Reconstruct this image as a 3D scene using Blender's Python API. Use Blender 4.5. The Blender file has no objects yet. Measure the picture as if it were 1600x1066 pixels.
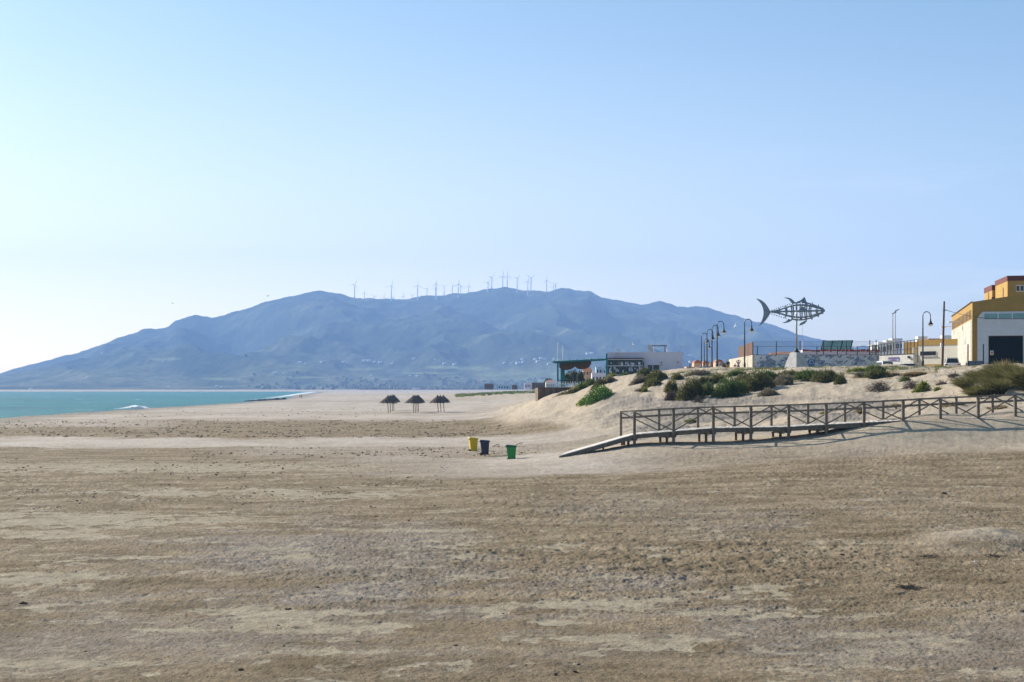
import bpy, bmesh, math, random
import numpy as np
from mathutils import Vector, Matrix
R = math.radians
random.seed(7)
rng = np.random.default_rng(11)
sc = bpy.context.scene
COL = sc.collection

# ------------------------------------------------------------------ camera, sky, sun, exposure
F = 2222.0            # focal length in photo pixels (50 mm on a 36 mm frame, 1600 wide)
HY = 608.0            # row of the horizon
CH = 4.5              # eye height above the flat beach
cam_d = bpy.data.cameras.new('camera')
cam = bpy.data.objects.new('camera', cam_d)
COL.objects.link(cam)
cam.location = (0, 0, CH)
cam.rotation_euler = (R(90), 0, 0)
cam_d.lens = 36.0 * F / 1600.0
cam_d.sensor_width = 36.0
cam_d.shift_y = (HY - 533.0) / 1600.0
cam_d.clip_start = 0.5
cam_d.clip_end = 40000
sc.camera = cam

SUN_EL, SUN_AZ = 28.0, 38.0       # elevation; degrees behind the picture plane, from the left
sd = Vector((-math.cos(R(SUN_AZ)) * math.cos(R(SUN_EL)), math.sin(R(SUN_AZ)) * math.cos(R(SUN_EL)), math.sin(R(SUN_EL))))
GLOW_W, GLOW_S, GLOW_0, GLOW_C = 0.05, 6.0, 0.2, (1.86, 1.07, 0.66)
w = bpy.data.worlds.new('World')
sc.world = w
w.use_nodes = True
nt = w.node_tree
bg = nt.nodes['Background']
sky = nt.nodes.new('ShaderNodeTexSky')
sky.sky_type = 'NISHITA'
sky.sun_disc = False
sky.sun_elevation = R(SUN_EL)
sky.sun_rotation = math.atan2(sd.x, sd.y)
sky.altitude = 0
sky.air_density = 1.0
sky.dust_density = 1.0
sky.ozone_density = 1.6
def _wn(op, a, b=None):
    q = nt.nodes.new('ShaderNodeMath'); q.operation = op
    for i, v in enumerate((a, b)):
        if v is None: continue
        if isinstance(v, (int, float)): q.inputs[i].default_value = v
        else: nt.links.new(v, q.inputs[i])
    return q.outputs[0]
# the sky's own brightening towards the horizon (sea spray and dust), stronger towards the sun
wtc = nt.nodes.new('ShaderNodeTexCoord')
wsx = nt.nodes.new('ShaderNodeSeparateXYZ'); nt.links.new(wtc.outputs['Generated'], wsx.inputs[0])
wdt = nt.nodes.new('ShaderNodeVectorMath'); wdt.operation = 'DOT_PRODUCT'
nt.links.new(wtc.outputs['Generated'], wdt.inputs[0]); wdt.inputs[1].default_value = (sd.x / math.cos(R(SUN_EL)), sd.y / math.cos(R(SUN_EL)), 0)
w_el = _wn('EXPONENT', _wn('MULTIPLY', _wn('POWER', _wn('MAXIMUM', _wn('ABSOLUTE', wsx.outputs['Z']), 0.001), 1.6), -1 / GLOW_W))
w_az = _wn('MAXIMUM', _wn('ADD', _wn('MULTIPLY', wdt.outputs['Value'], GLOW_S), GLOW_0), 0.12)
wsc = nt.nodes.new('ShaderNodeVectorMath'); wsc.operation = 'SCALE'
wsc.inputs[0].default_value = GLOW_C; nt.links.new(_wn('MULTIPLY', w_el, w_az), wsc.inputs['Scale'])
wad = nt.nodes.new('ShaderNodeVectorMath'); wad.operation = 'ADD'
wmu = nt.nodes.new('ShaderNodeVectorMath'); wmu.operation = 'MULTIPLY'
nt.links.new(sky.outputs[0], wmu.inputs[0]); wmu.inputs[1].default_value = (0.76, 1.0, 1.04)
nt.links.new(wmu.outputs[0], wad.inputs[0]); nt.links.new(wsc.outputs[0], wad.inputs[1])
# thin high wisps of cloud low on the right
wmp = nt.nodes.new('ShaderNodeMapping'); wmp.inputs['Scale'].default_value = (3.0, 3.0, 26.0); nt.links.new(wtc.outputs['Generated'], wmp.inputs[0])
wnz = nt.nodes.new('ShaderNodeTexNoise'); wnz.inputs['Scale'].default_value = 1.6; wnz.inputs['Detail'].default_value = 7; wnz.inputs['Roughness'].default_value = .62; nt.links.new(wmp.outputs[0], wnz.inputs[0])
def _wr(v, a, b):
    q = nt.nodes.new('ShaderNodeMapRange'); q.interpolation_type = 'SMOOTHSTEP'; q.inputs[1].default_value = a; q.inputs[2].default_value = b; nt.links.new(v, q.inputs[0]); return q.outputs[0]
wcl = _wn('MULTIPLY', _wn('MULTIPLY', _wr(wnz.outputs['Fac'], .50, .78), _wr(wsx.outputs['X'], .10, .32)), _wn('MULTIPLY', _wr(wsx.outputs['Z'], .02, .07), _wr(wsx.outputs['Z'], .20, .11)))
wcs = nt.nodes.new('ShaderNodeVectorMath'); wcs.operation = 'SCALE'; wcs.inputs[0].default_value = (2.4, 2.1, 1.6); nt.links.new(wcl, wcs.inputs['Scale'])
wa2 = nt.nodes.new('ShaderNodeVectorMath'); wa2.operation = 'ADD'; nt.links.new(wad.outputs[0], wa2.inputs[0]); nt.links.new(wcs.outputs[0], wa2.inputs[1])
nt.links.new(wa2.outputs[0], bg.inputs['Color'])
bg.inputs['Strength'].default_value = 0.076
sun_d = bpy.data.lights.new('sun', 'SUN')
sun_d.energy = 5.0
sun_d.angle = R(0.53)
sun_d.color = (1.0, 0.915, 0.79)
sun = bpy.data.objects.new('sun', sun_d)
COL.objects.link(sun)
sun.rotation_euler = (-sd).to_track_quat('-Z', 'Y').to_euler()
sun.location = (-60, 40, 60)
sc.view_settings.view_transform = 'Standard'
sc.view_settings.look = 'None'
sc.view_settings.exposure = 0.9
sc.view_settings.gamma = 1
sc.cycles.use_denoising = True
sc.cycles.volume_bounces = 1
sc.cycles.max_bounces = 8
sc.cycles.transparent_max_bounces = 16

HAZE_DENSITY = 0.000138
HAZE_COLOR = (0.325, 0.54, 1.0)

# ------------------------------------------------------------------ helpers
def P(px, py, d):
    return Vector(((px - 800.0) * d / F, d, CH + (HY - py) * d / F))

def S(d):             # metres per photo pixel at a distance
    return d / F

_perm = np.random.default_rng(5).permutation(512).astype(np.int64)
_g = np.random.default_rng(6).uniform(0, 2 * np.pi, 512)
_gx, _gy = np.cos(_g).astype(np.float32), np.sin(_g).astype(np.float32)
def perlin(x, y):
    x = np.asarray(x, np.float64); y = np.asarray(y, np.float64)
    xi = np.floor(x); yi = np.floor(y)
    xf = (x - xi).astype(np.float32); yf = (y - yi).astype(np.float32)
    xi = xi.astype(np.int64); yi = yi.astype(np.int64)
    u = xf * xf * xf * (xf * (xf * 6 - 15) + 10); v = yf * yf * yf * (yf * (yf * 6 - 15) + 10)
    def grad(ix, iy, dx, dy):
        h = _perm[(_perm[ix & 511] + iy) & 511]
        return _gx[h] * dx + _gy[h] * dy
    a = grad(xi, yi, xf, yf); b = grad(xi + 1, yi, xf - 1, yf)
    c = grad(xi, yi + 1, xf, yf - 1); d = grad(xi + 1, yi + 1, xf - 1, yf - 1)
    return ((a * (1 - u) + b * u) * (1 - v) + (c * (1 - u) + d * u) * v) * 1.5

def fbm(x, y, o=4, g=0.5):
    s = 0; a = 1.0; n = 0
    for k in range(o):
        s = s + a * perlin(x * 2 ** k + 17.3 * k, y * 2 ** k - 9.1 * k); n += a; a *= g
    return s / n

def sstep(a, b, x):
    t = np.clip((x - a) / (b - a), 0, 1)
    return t * t * (3 - 2 * t)

def lin(c):
    return tuple((v / 255 / 12.92) if v / 255 <= 0.04045 else ((v / 255 + 0.055) / 1.055) ** 2.4 for v in c)

MATS = {}
def mat(name, col, rough=0.7, var=0.15, scale=3.0, metal=0.0, bump=0.0, bscale=20.0, spec=0.4, col2=None, tr=0.0):
    """A procedural material: base colour broken up by two scales of noise, with an optional bump."""
    if name in MATS: return MATS[name]
    m = bpy.data.materials.new(name); m.use_nodes = True
    n = m.node_tree.nodes; l = m.node_tree.links
    b = n['Principled BSDF']
    b.inputs['Roughness'].default_value = rough
    b.inputs['Metallic'].default_value = metal
    b.inputs['Specular IOR Level'].default_value = spec
    tc = n.new('ShaderNodeTexCoord')
    nz = n.new('ShaderNodeTexNoise'); nz.inputs['Scale'].default_value = scale
    nz.inputs['Detail'].default_value = 6; nz.inputs['Roughness'].default_value = 0.65
    l.new(tc.outputs['Object'], nz.inputs['Vector'])
    rp = n.new('ShaderNodeValToRGB')
    c2 = col2 or tuple(v * (1 - var) for v in col)
    c1 = col if col2 else tuple(min(1, v * (1 + var)) for v in col)
    rp.color_ramp.elements[0].position = 0.35; rp.color_ramp.elements[1].position = 0.65
    rp.color_ramp.elements[0].color = (*c2, 1); rp.color_ramp.elements[1].color = (*c1, 1)
    l.new(nz.outputs['Fac'], rp.inputs['Fac'])
    l.new(rp.outputs['Color'], b.inputs['Base Color'])
    if bump:
        n2 = n.new('ShaderNodeTexNoise'); n2.inputs['Scale'].default_value = bscale
        l.new(tc.outputs['Object'], n2.inputs['Vector'])
        bp = n.new('ShaderNodeBump'); bp.inputs['Strength'].default_value = bump; bp.inputs['Distance'].default_value = 0.05
        l.new(n2.outputs['Fac'], bp.inputs['Height']); l.new(bp.outputs['Normal'], b.inputs['Normal'])
    if tr:
        t = n.new('ShaderNodeBsdfTranslucent'); l.new(rp.outputs['Color'], t.inputs['Color'])
        mx = n.new('ShaderNodeMixShader'); mx.inputs['Fac'].default_value = tr
        l.new(b.outputs[0], mx.inputs[1]); l.new(t.outputs[0], mx.inputs[2])
        l.new(mx.outputs[0], n['Material Output'].inputs['Surface'])
    MATS[name] = m
    return m

class MB:
    """Collects boxes, tubes and prisms into one mesh."""
    def __init__(s): s.v = []; s.f = []; s.m = []
    def add(s, vs, fs, mi=0):
        o = len(s.v); s.v += [tuple(v) for v in vs]; s.f += [tuple(i + o for i in f) for f in fs]; s.m += [mi] * len(fs)
        return s
    def hexa(s, b, t, mi=0):      # 4 bottom, 4 top corners (counter-clockwise from above)
        return s.add(list(b) + list(t), [(3, 2, 1, 0), (4, 5, 6, 7), (0, 1, 5, 4), (1, 2, 6, 5), (2, 3, 7, 6), (3, 0, 4, 7)], mi)
    def box(s, c, sz, M=None, mi=0):
        x, y, z = [k / 2 for k in sz]
        q = [Vector((sx * x, sy * y, sz_ * z)) for sz_ in (-1, 1) for sx, sy in ((-1, -1), (1, -1), (1, 1), (-1, 1))]
        c = Vector(c)
        q = [(M @ (p + c)) if M is not None else p + c for p in q]
        return s.hexa(q[:4], q[4:], mi)
    def bar(s, a, b, wd, h=None, mi=0, up=(0, 0, 1)):       # a squared timber from a to b
        a = Vector(a); b = Vector(b); h = h or wd
        d = (b - a).normalized(); up = Vector(up)
        if abs(d.dot(up)) > 0.99: up = Vector((0, 1, 0))
        x = d.cross(up).normalized() * wd / 2; y = x.cross(d).normalized() * h / 2
        q = [a - x - y, a + x - y, a + x + y, a - x + y]; r = [p + (b - a) for p in q]
        return s.add(q + r, [(0, 1, 2, 3), (7, 6, 5, 4), (0, 4, 5, 1), (1, 5, 6, 2), (2, 6, 7, 3), (3, 7, 4, 0)], mi)
    def tube(s, pts, rad, n=8, mi=0, cap=True):
        pts = [Vector(p) for p in pts]
        rad = rad if isinstance(rad, (list, tuple)) else [rad] * len(pts)
        rings = []; prev = None
        for i, p in enumerate(pts):
            d = (pts[min(i + 1, len(pts) - 1)] - pts[max(i - 1, 0)]).normalized()
            if prev is None:
                ref = Vector((0, 1, 0)) if abs(d.y) < 0.9 else Vector((1, 0, 0))
                x = d.cross(ref).normalized()
            else:
                x = (prev - d * prev.dot(d)).normalized()
            prev = x; y = d.cross(x)
            rings.append([p + (x * math.cos(2 * math.pi * k / n) + y * math.sin(2 * math.pi * k / n)) * rad[i] for k in range(n)])
        vs = [v for r in rings for v in r]; fs = []
        for i in range(len(pts) - 1):
            for k in range(n):
                fs.append((i * n + k, i * n + (k + 1) % n, (i + 1) * n + (k + 1) % n, (i + 1) * n + k))
        if cap:
            fs.append(tuple(reversed(range(n)))); fs.append(tuple((len(pts) - 1) * n + k for k in range(n)))
        return s.add(vs, fs, mi)
    def lathe(s, prof, c=(0, 0, 0), n=16, mi=0, M=None):
        c = Vector(c); vs = []; fs = []
        for r, z in prof:
            for k in range(n):
                p = Vector((r * math.cos(2 * math.pi * k / n), r * math.sin(2 * math.pi * k / n), z))
                vs.append((M @ p if M is not None else p) + c)
        for i in range(len(prof) - 1):
            for k in range(n):
                fs.append((i * n + k, i * n + (k + 1) % n, (i + 1) * n + (k + 1) % n, (i + 1) * n + k))
        fs.append(tuple(reversed(range(n)))); fs.append(tuple((len(prof) - 1) * n + k for k in range(n)))
        return s.add(vs, fs, mi)
    def prism(s, poly, off, mi=0):                       # planar outline (3-D points) pushed along off
        poly = [Vector(p) for p in poly]; off = Vector(off); n = len(poly)
        vs = poly + [p + off for p in poly]
        fs = [tuple(range(n)), tuple(reversed(range(n, 2 * n)))]
        for k in range(n): fs.append((k, k + n, (k + 1) % n + n, (k + 1) % n))
        return s.add(vs, fs, mi)
    def build(s, name, m, parent=None, smooth=False, bevel=0.0, world=None):
        me = bpy.data.meshes.new(name)
        off = Vector((0, 0, 0))
        if parent is not None:
            off = Vector(parent.location)
            Mi = parent.matrix_basis.inverted()
            vs = [tuple(Mi @ Vector(v)) for v in s.v] if world else s.v
        else: vs = s.v
        me.from_pydata(vs, [], s.f)
        bm = bmesh.new(); bm.from_mesh(me); bmesh.ops.recalc_face_normals(bm, faces=bm.faces[:]); bm.to_mesh(me); bm.free()
        ms = m if isinstance(m, (list, tuple)) else [m]
        for k in ms: me.materials.append(k)
        if len(ms) > 1:
            me.polygons.foreach_set('material_index', s.m)
        if smooth: me.polygons.foreach_set('use_smooth', [True] * len(me.polygons))
        o = bpy.data.objects.new(name, me); COL.objects.link(o)
        if parent is not None: o.parent = parent
        if bevel:
            b = o.modifiers.new('bevel', 'BEVEL'); b.width = bevel; b.segments = 2; b.limit_method = 'ANGLE'
        if smooth:
            pass
        return o

def tag(o, label, cat, group=None, kind=None):
    o['label'] = label; o['category'] = cat
    if group: o['group'] = group
    o['kind'] = kind or 'thing'
    return o
def thing(name, label, cat, loc=(0, 0, 0), rz=0.0, group=None, scale=1.0):
    o = bpy.data.objects.new(name, None); COL.objects.link(o)
    o.location = loc; o.rotation_euler = (0, 0, rz); o.scale = (scale,) * 3
    o.empty_display_size = 0.3
    return tag(o, label, cat, group)
def dup(root, loc, rz=0.0, label=None, scale=1.0):
    r = root.copy(); COL.objects.link(r); r.location = loc; r.rotation_euler = (0, 0, rz); r.scale = (scale,) * 3
    if label: r['label'] = label
    for ch in list(root.children):
        c = ch.copy(); COL.objects.link(c); c.parent = r
        for g in list(ch.children):
            q = g.copy(); COL.objects.link(q); q.parent = c
    return r
def np_mesh(name, V, Fq, m, parent=None, smooth=False, attrs=None):
    """Mesh from numpy arrays; Fq is an (n,k) array of equal-sized faces."""
    me = bpy.data.meshes.new(name)
    V = np.ascontiguousarray(V, np.float32); Fq = np.ascontiguousarray(Fq, np.int32)
    n, k = Fq.shape
    me.vertices.add(len(V)); me.vertices.foreach_set('co', V.ravel())
    me.loops.add(n * k); me.loops.foreach_set('vertex_index', Fq.ravel())
    me.polygons.add(n); me.polygons.foreach_set('loop_start', np.arange(0, n * k, k, dtype=np.int32))
    me.polygons.foreach_set('loop_total', np.full(n, k, np.int32))
    if smooth: me.polygons.foreach_set('use_smooth', np.ones(n, bool))
    for an, dom, arr in (attrs or []):
        a = me.attributes.new(an, 'FLOAT', dom); a.data.foreach_set('value', np.ascontiguousarray(arr, np.float32).ravel())
    me.update(calc_edges=True)
    for k_ in (m if isinstance(m, (list, tuple)) else [m]): me.materials.append(k_)
    o = bpy.data.objects.new(name, me); COL.objects.link(o)
    if parent is not None: o.parent = parent
    return o
def grid_faces(nr, nc):
    i = np.arange(nr * nc).reshape(nr, nc)
    return np.stack([i[:-1, :-1], i[:-1, 1:], i[1:, 1:], i[1:, :-1]], -1).reshape(-1, 4)

# ------------------------------------------------------------------ terrain
_cp = []
def cp(px, *dz):
    for d, z in dz: _cp.append((px, d, z))
for q in (-500, 0, 400, 800, 1200, 1600, 2100):
    cp(q, (8, 0), (14, 0), (25, 0), (40, 0.02 if q < 1200 else 0.12))
for q, z60, z72, z80 in ((-500, 0, 0, 0), (-100, 0, 0, 0), (300, 0, 0, 0), (600, 0, 0, 0.02), (800, 0, .05, .10), (900, .05, .15, .30), (1000, .12, .3, .48),
                         (1100, .2, .42, .62), (1300, .3, .6, .85), (1450, .36, .7, 1.0), (1600, .42, .8, 1.15), (1750, .5, .9, 1.3), (2100, .6, 1, 1.5)):
    cp(q, (60, z60), (72, z72), (80, z80))
for q, y in ((875, 712), (930, 705), (991, 698), (1052, 696), (1114, 694), (1172, 691), (1231, 687), (1290, 681), (1349, 668), (1410, 658), (1468, 655), (1527, 653), (1585, 651), (1650, 649), (1750, 646), (2100, 640)):
    cp(q, (86.5, CH + (HY - y) * 86.5 / F))
for q, y in ((1231, 699), (1290, 697), (1349, 694), (1410, 691), (1468, 689), (1527, 687), (1585, 685), (1650, 683), (1750, 680), (2100, 674)):
    cp(q, (84, CH + (HY - y) * 84 / F), (82, CH + (HY - y - 9) * 82 / F))
for q, y in ((991, 690), (1052, 688), (1114, 686), (1172, 682), (1231, 677), (1290, 670), (1349, 658), (1410, 653), (1527, 649), (1650, 646)):
    cp(q, (91, CH + (HY - y) * 91 / F))
for q in (-500, 0, 400, 650): cp(q, (90, 0), (110, 0), (150, 0), (185, 0.05), (260, 0.05), (400, 0), (800, 0.05), (1500, 0.1))
cp(800, (90, .12), (110, .2), (130, .3), (150, .45), (170, .8), (185, 1.1), (200, 1.0), (260, .4), (400, .3), (700, .8), (1500, .5))
cp(760, (150, .2), (185, .75), (260, .15), (400, .2), (650, 2.3), (800, 2.2))
cp(710, (260, .05), (500, .3), (650, 1.2), (800, 1.5))
cp(840, (95, .3), (110, .3), (130, .5), (150, 1.0), (170, 2.1), (183, 3.1), (195, 3.2), (260, 2.0), (400, 1.5), (650, 3.0), (800, 3.0), (1500, 1))
cp(900, (92, .5), (110, .6), (130, 1.0), (150, 1.8), (170, 3.4), (184, 4.6), (200, 4.9), (230, 4.6), (300, 3.0), (500, 3), (800, 3))
cp(950, (92, .75), (110, .95), (130, 1.6), (150, 2.9), (164, 4.6), (175, 5.7), (190, 5.8), (230, 5.5), (300, 4.5))
cp(1000, (110, 1.3), (130, 2.3), (150, 3.9), (166, 5.6), (174, 6.2), (190, 6.2), (230, 6.2), (300, 5.5), (800, 4), (1500, 2))
cp(1050, (110, 1.6), (130, 2.7), (150, 4.5), (164, 6.2), (175, 6.6), (200, 6.7))
cp(1100, (110, 1.8), (130, 3.0), (150, 5.1), (162, 6.5), (170, 6.9), (200, 7.0), (260, 7), (400, 6.5))
cp(1200, (110, 2.3), (130, 3.5), (145, 5.3), (156, 6.6), (165, 6.9), (185, 7), (230, 7), (400, 6.5), (800, 5), (1500, 3))
cp(1300, (105, 2.8), (120, 3.6), (138, 5.2), (150, 6.5), (160, 6.95), (185, 7), (250, 7))
cp(1450, (98, 3.2), (105, 3.6), (120, 4.6), (138, 6.1), (150, 6.8), (160, 7), (185, 7), (250, 7), (500, 6))
cp(1530, (92, 3.05), (98, 3.5), (105, 4.3), (118, 5.6), (135, 6.6), (150, 6.9))
cp(1600, (92, 3.2), (98, 3.7), (106, 4.8), (118, 5.9), (135, 6.7), (150, 7), (185, 7), (260, 7), (800, 5))
cp(1800, (92, 3.4), (100, 4.3), (118, 6.2), (150, 7.1), (200, 7))
cp(2200, (92, 3.6), (110, 6), (150, 7.2), (300, 7), (800, 5))
_cp = np.array(_cp)
def _nc(px, d):
    return np.stack([np.clip(px, -500, 2200) / 330.0, np.log(np.clip(d, 8, 1500)) * 3.3], -1)
_X = _nc(_cp[:, 0], _cp[:, 1])
_ker = lambda r2: -np.sqrt(r2 + 0.05)
_A = _ker(((_X[:, None] - _X[None]) ** 2).sum(-1)); _n = len(_X)
_A[np.arange(_n), np.arange(_n)] += 0.004
_B = np.zeros((_n + 3, _n + 3)); _B[:_n, :_n] = _A
_Pm = np.concatenate([np.ones((_n, 1)), _X], 1); _B[:_n, _n:] = _Pm; _B[_n:, :_n] = _Pm.T
_W = np.linalg.solve(_B, np.concatenate([_cp[:, 2], np.zeros(3)]))
SEA = -0.25           # water level; the beach flat is at about zero
_shore = np.array([(-700, 760), (-300, 690), (0, 655), (100, 648.5), (200, 641), (300, 635), (380, 629), (440, 624), (470, 619), (490, 615), (505, 612.3)], float)
def shore_px(pyf):
    return np.interp(pyf, _shore[::-1, 1], _shore[::-1, 0])
def terrain(x, y):
    """Smooth height of the beach and dunes (no small lumps)."""
    x = np.asarray(x, float); y = np.maximum(np.asarray(y, float), 8.0)
    shp = x.shape; x = x.ravel(); y = y.ravel(); out = np.empty(len(x))
    px = 800 + F * x / y
    for i in range(0, len(x), 40000):
        Q = _nc(px[i:i + 40000], y[i:i + 40000])
        r2 = (Q[:, :1] - _X[None, :, 0]) ** 2 + (Q[:, 1:] - _X[None, :, 1]) ** 2
        out[i:i + 40000] = _ker(r2) @ _W[:_n] + _W[_n] + Q @ _W[_n + 1:]
    out = np.where(out < 0.15, 0.15 * np.exp(np.clip(out - 0.15, -20, 0) / 0.15), out) - 0.05
    pyf = HY + (CH - SEA) * F / y
    s = (px - shore_px(pyf)) * y / F
    sea = np.where(y < 2560, np.clip(s * 0.03 - 0.2, -1.6, 0), 0)
    far = np.clip((y - 2560) / 700, 0, 1) * 3.0
    out = out + sea + far
    return out.reshape(shp)
_tc = {}
def gz(x, y): return float(terrain(np.array([x]), np.array([y]))[0])
def on_ground(px, py, dmin=20, dmax=400):
    d = np.exp(np.linspace(math.log(dmin), math.log(dmax), 500))
    x = (px - 800) * d / F
    z = terrain(x, d)
    row = HY - (z - CH) * F / d
    k = np.argmax(row <= py)
    if row[k] > py: k = int(np.argmin(row))
    return Vector((x[k], d[k], z[k]))
# ------------------------------------------------------------------ sand
def sand_material():
    m = bpy.data.materials.new('beach_sand'); m.use_nodes = True
    n = m.node_tree.nodes; l = m.node_tree.links; b = n['Principled BSDF']
    b.inputs['Roughness'].default_value = 0.95; b.inputs['Specular IOR Level'].default_value = 0.15
    tc = n.new('ShaderNodeTexCoord')
    def noise(scale, det=5, mp=(1, 1, 1), rough=0.6):
        mpn = n.new('ShaderNodeMapping'); mpn.inputs['Scale'].default_value = mp
        l.new(tc.outputs['Object'], mpn.inputs['Vector'])
        z = n.new('ShaderNodeTexNoise'); z.inputs['Scale'].default_value = scale; z.inputs['Detail'].default_value = det
        z.inputs['Roughness'].default_value = rough
        l.new(mpn.outputs[0], z.inputs['Vector']); return z.outputs['Fac']
    def attr(a):
        q = n.new('ShaderNodeAttribute'); q.attribute_name = a; return q.outputs['Fac']
    def ramp(f, stops):
        r = n.new('ShaderNodeValToRGB')
        while len(r.color_ramp.elements) < len(stops): r.color_ramp.elements.new(0.5)
        for e, (p, c) in zip(r.color_ramp.elements, stops): e.position = p; e.color = (*c, 1)
        l.new(f, r.inputs['Fac']); return r.outputs['Color']
    def mix(f, a, bb, mode='MIX'):
        x = n.new('ShaderNodeMix'); x.data_type = 'RGBA'; x.blend_type = mode
        if isinstance(f, (int, float)): x.inputs[0].default_value = f
        else: l.new(f, x.inputs[0])
        for i, v in ((6, a), (7, bb)):
            if isinstance(v, tuple): x.inputs[i].default_value = (*v, 1)
            else: l.new(v, x.inputs[i])
        return x.outputs[2]
    crust = ramp(noise(0.42, 8, (0.6, 1.2, 1), .68), [(0.36, SAND['crust_a']), (0.5, SAND['crust_b']), (0.64, SAND['crust_c'])])
    drift = ramp(noise(0.22, 6, (0.6, 1.4, 1)), [(0.3, SAND['drift_a']), (0.7, SAND['drift_b'])])
    dune = ramp(noise(0.5, 5), [(0.3, SAND['dune_a']), (0.7, SAND['dune_b'])])
    c = mix(attr('lilac'), crust, SAND['lilac'])
    c = mix(attr('drift'), c, drift)
    c = mix(attr('dune'), c, dune)
    c = mix(attr('pale'), c, ramp(noise(0.8, 5), [(0.3, SAND['pale_a']), (0.7, SAND['pale_b'])]))
    c = mix(attr('shell'), c, SAND['shell'])
    c = mix(attr('wet'), c, SAND['wet'])
    grain = ramp(noise(8.0, 8, (1, 1, 1), 0.85), [(0.30, (0.42, 0.41, 0.40)), (0.45, (0.92, 0.92, 0.91)), (0.55, (1.07, 1.07, 1.06)), (0.74, (1.36, 1.34, 1.30))])
    c = mix(1.0, c, ramp(noise(1.9, 6, (1, 1, 1), 0.7), [(0.3, (0.72, 0.72, 0.73)), (0.5, (1.0, 1.0, 1.0)), (0.72, (1.14, 1.13, 1.1))]), 'MULTIPLY')
    c = mix(1.0, c, grain, 'MULTIPLY')
    l.new(c, b.inputs['Base Color'])
    bp = n.new('ShaderNodeBump'); bp.inputs['Strength'].default_value = 1.0; bp.inputs['Distance'].default_value = 0.055
    l.new(noise(14.0, 6, (1, 1, 1), 0.7), bp.inputs['Height']); l.new(bp.outputs[0], b.inputs['Normal'])
    return m
SAND = dict(lilac=(0.250, 0.218, 0.195), crust_a=(0.140, 0.103, 0.058), crust_b=(0.215, 0.163, 0.101), crust_c=(0.300, 0.234, 0.156),
            drift_a=(0.400, 0.343, 0.290), drift_b=(0.480, 0.420, 0.362), dune_a=(0.365, 0.300, 0.224), dune_b=(0.435, 0.365, 0.280),
            pale_a=(0.300, 0.252, 0.176), pale_b=(0.372, 0.318, 0.234), shell=(0.165, 0.150, 0.138), wet=(0.20, 0.175, 0.14))

NCOL, NROW = 1350, 860
u_in = np.linspace(-0.385, 0.385, NCOL)
u_out = 0.385 + (np.linspace(0, 1, 90)[1:] ** 1.6) * 1.2
uu = np.concatenate([-u_out[::-1], u_in, u_out])
inv_near = np.linspace(0, 1, NROW)
py_rows = np.concatenate([HY + 1.45 + (540 - 1.45) * inv_near ** 1.12, np.array([1180, 1260, 1400, 1650, 1900])])
yy = (CH * F / py_rows * 0 + CH * F / (py_rows - HY))[::-1]
Y, U = np.meshgrid(yy, uu, indexing='ij')
X = U * Y
base = terrain(X, Y)
px = 800 + F * U; pyf = HY + CH * F / Y
def blob(cx, cy, rx, ry, soft=0.5):
    return 1 - sstep(1 - soft, 1 + soft, np.hypot((px - cx) / rx, (pyf - cy) / ry))
n_big = fbm(X / 9.0 + 3, Y / 14.0, 4)
n_mid = fbm(X / 2.6 + 40, Y / 3.4, 4)
n_wx, n_wy = fbm(X / 1.9 + 60, Y / 1.9, 3), fbm(X / 1.9, Y / 1.9 + 60, 3)
Xr, Yr = X * .966 + Y * .259, -X * .259 + Y * .966      # the wind comes from the right and a little behind
n_str = fbm(Xr / 2.6 + 11 + .5 * n_wx, Yr / 1.25 + 2 + .5 * n_wy, 6, .62)    # ragged streaks lying along it
wob = 5 * n_big + 3 * n_mid
r_ = pyf + wob
# bands of wind-blown pale sand across the flat
drift = np.zeros_like(X)
def band(a, b, x0=-900, x1=2500, amt=1.0, soft=3.0, tilt=0.0, xs=90):
    global drift
    rr = r_ - tilt * (px - 800) / 100
    m_ = sstep(a - soft, a + soft, rr) * (1 - sstep(b - soft, b + soft, rr))
    m_ = m_ * sstep(x0 - xs, x0 + xs, px + 60 * n_big) * (1 - sstep(x1 - xs, x1 + xs, px + 60 * n_big))
    drift = np.maximum(drift, m_ * amt)
band(600, 657, soft=2.5)
band(656, 668, x1=260, amt=0.75)
band(683, 699, soft=2, amt=1.0, tilt=-0.15)
band(697, 716, x0=380, amt=0.45, soft=4)
band(714, 745, x0=600, x1=1050, soft=5, amt=0.95, xs=160)
band(716, 738, x0=1000, x1=1500, soft=5, amt=0.35, xs=160)
strip = np.exp(-((pyf - 627) / 1.3) ** 2) + np.exp(-((pyf - 646) / 2.0) ** 2) * 0.8 + np.exp(-((pyf - 618.5) / 0.6) ** 2) * .6
drift *= .62 + .38 * sstep(-.35, .25, n_big + .5 * n_str + .3 * n_mid)
drift *= 1 - np.clip(strip, 0, 1) * sstep(-0.25, 0.3, n_big + 0.4 * n_mid) * 0.7
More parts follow.
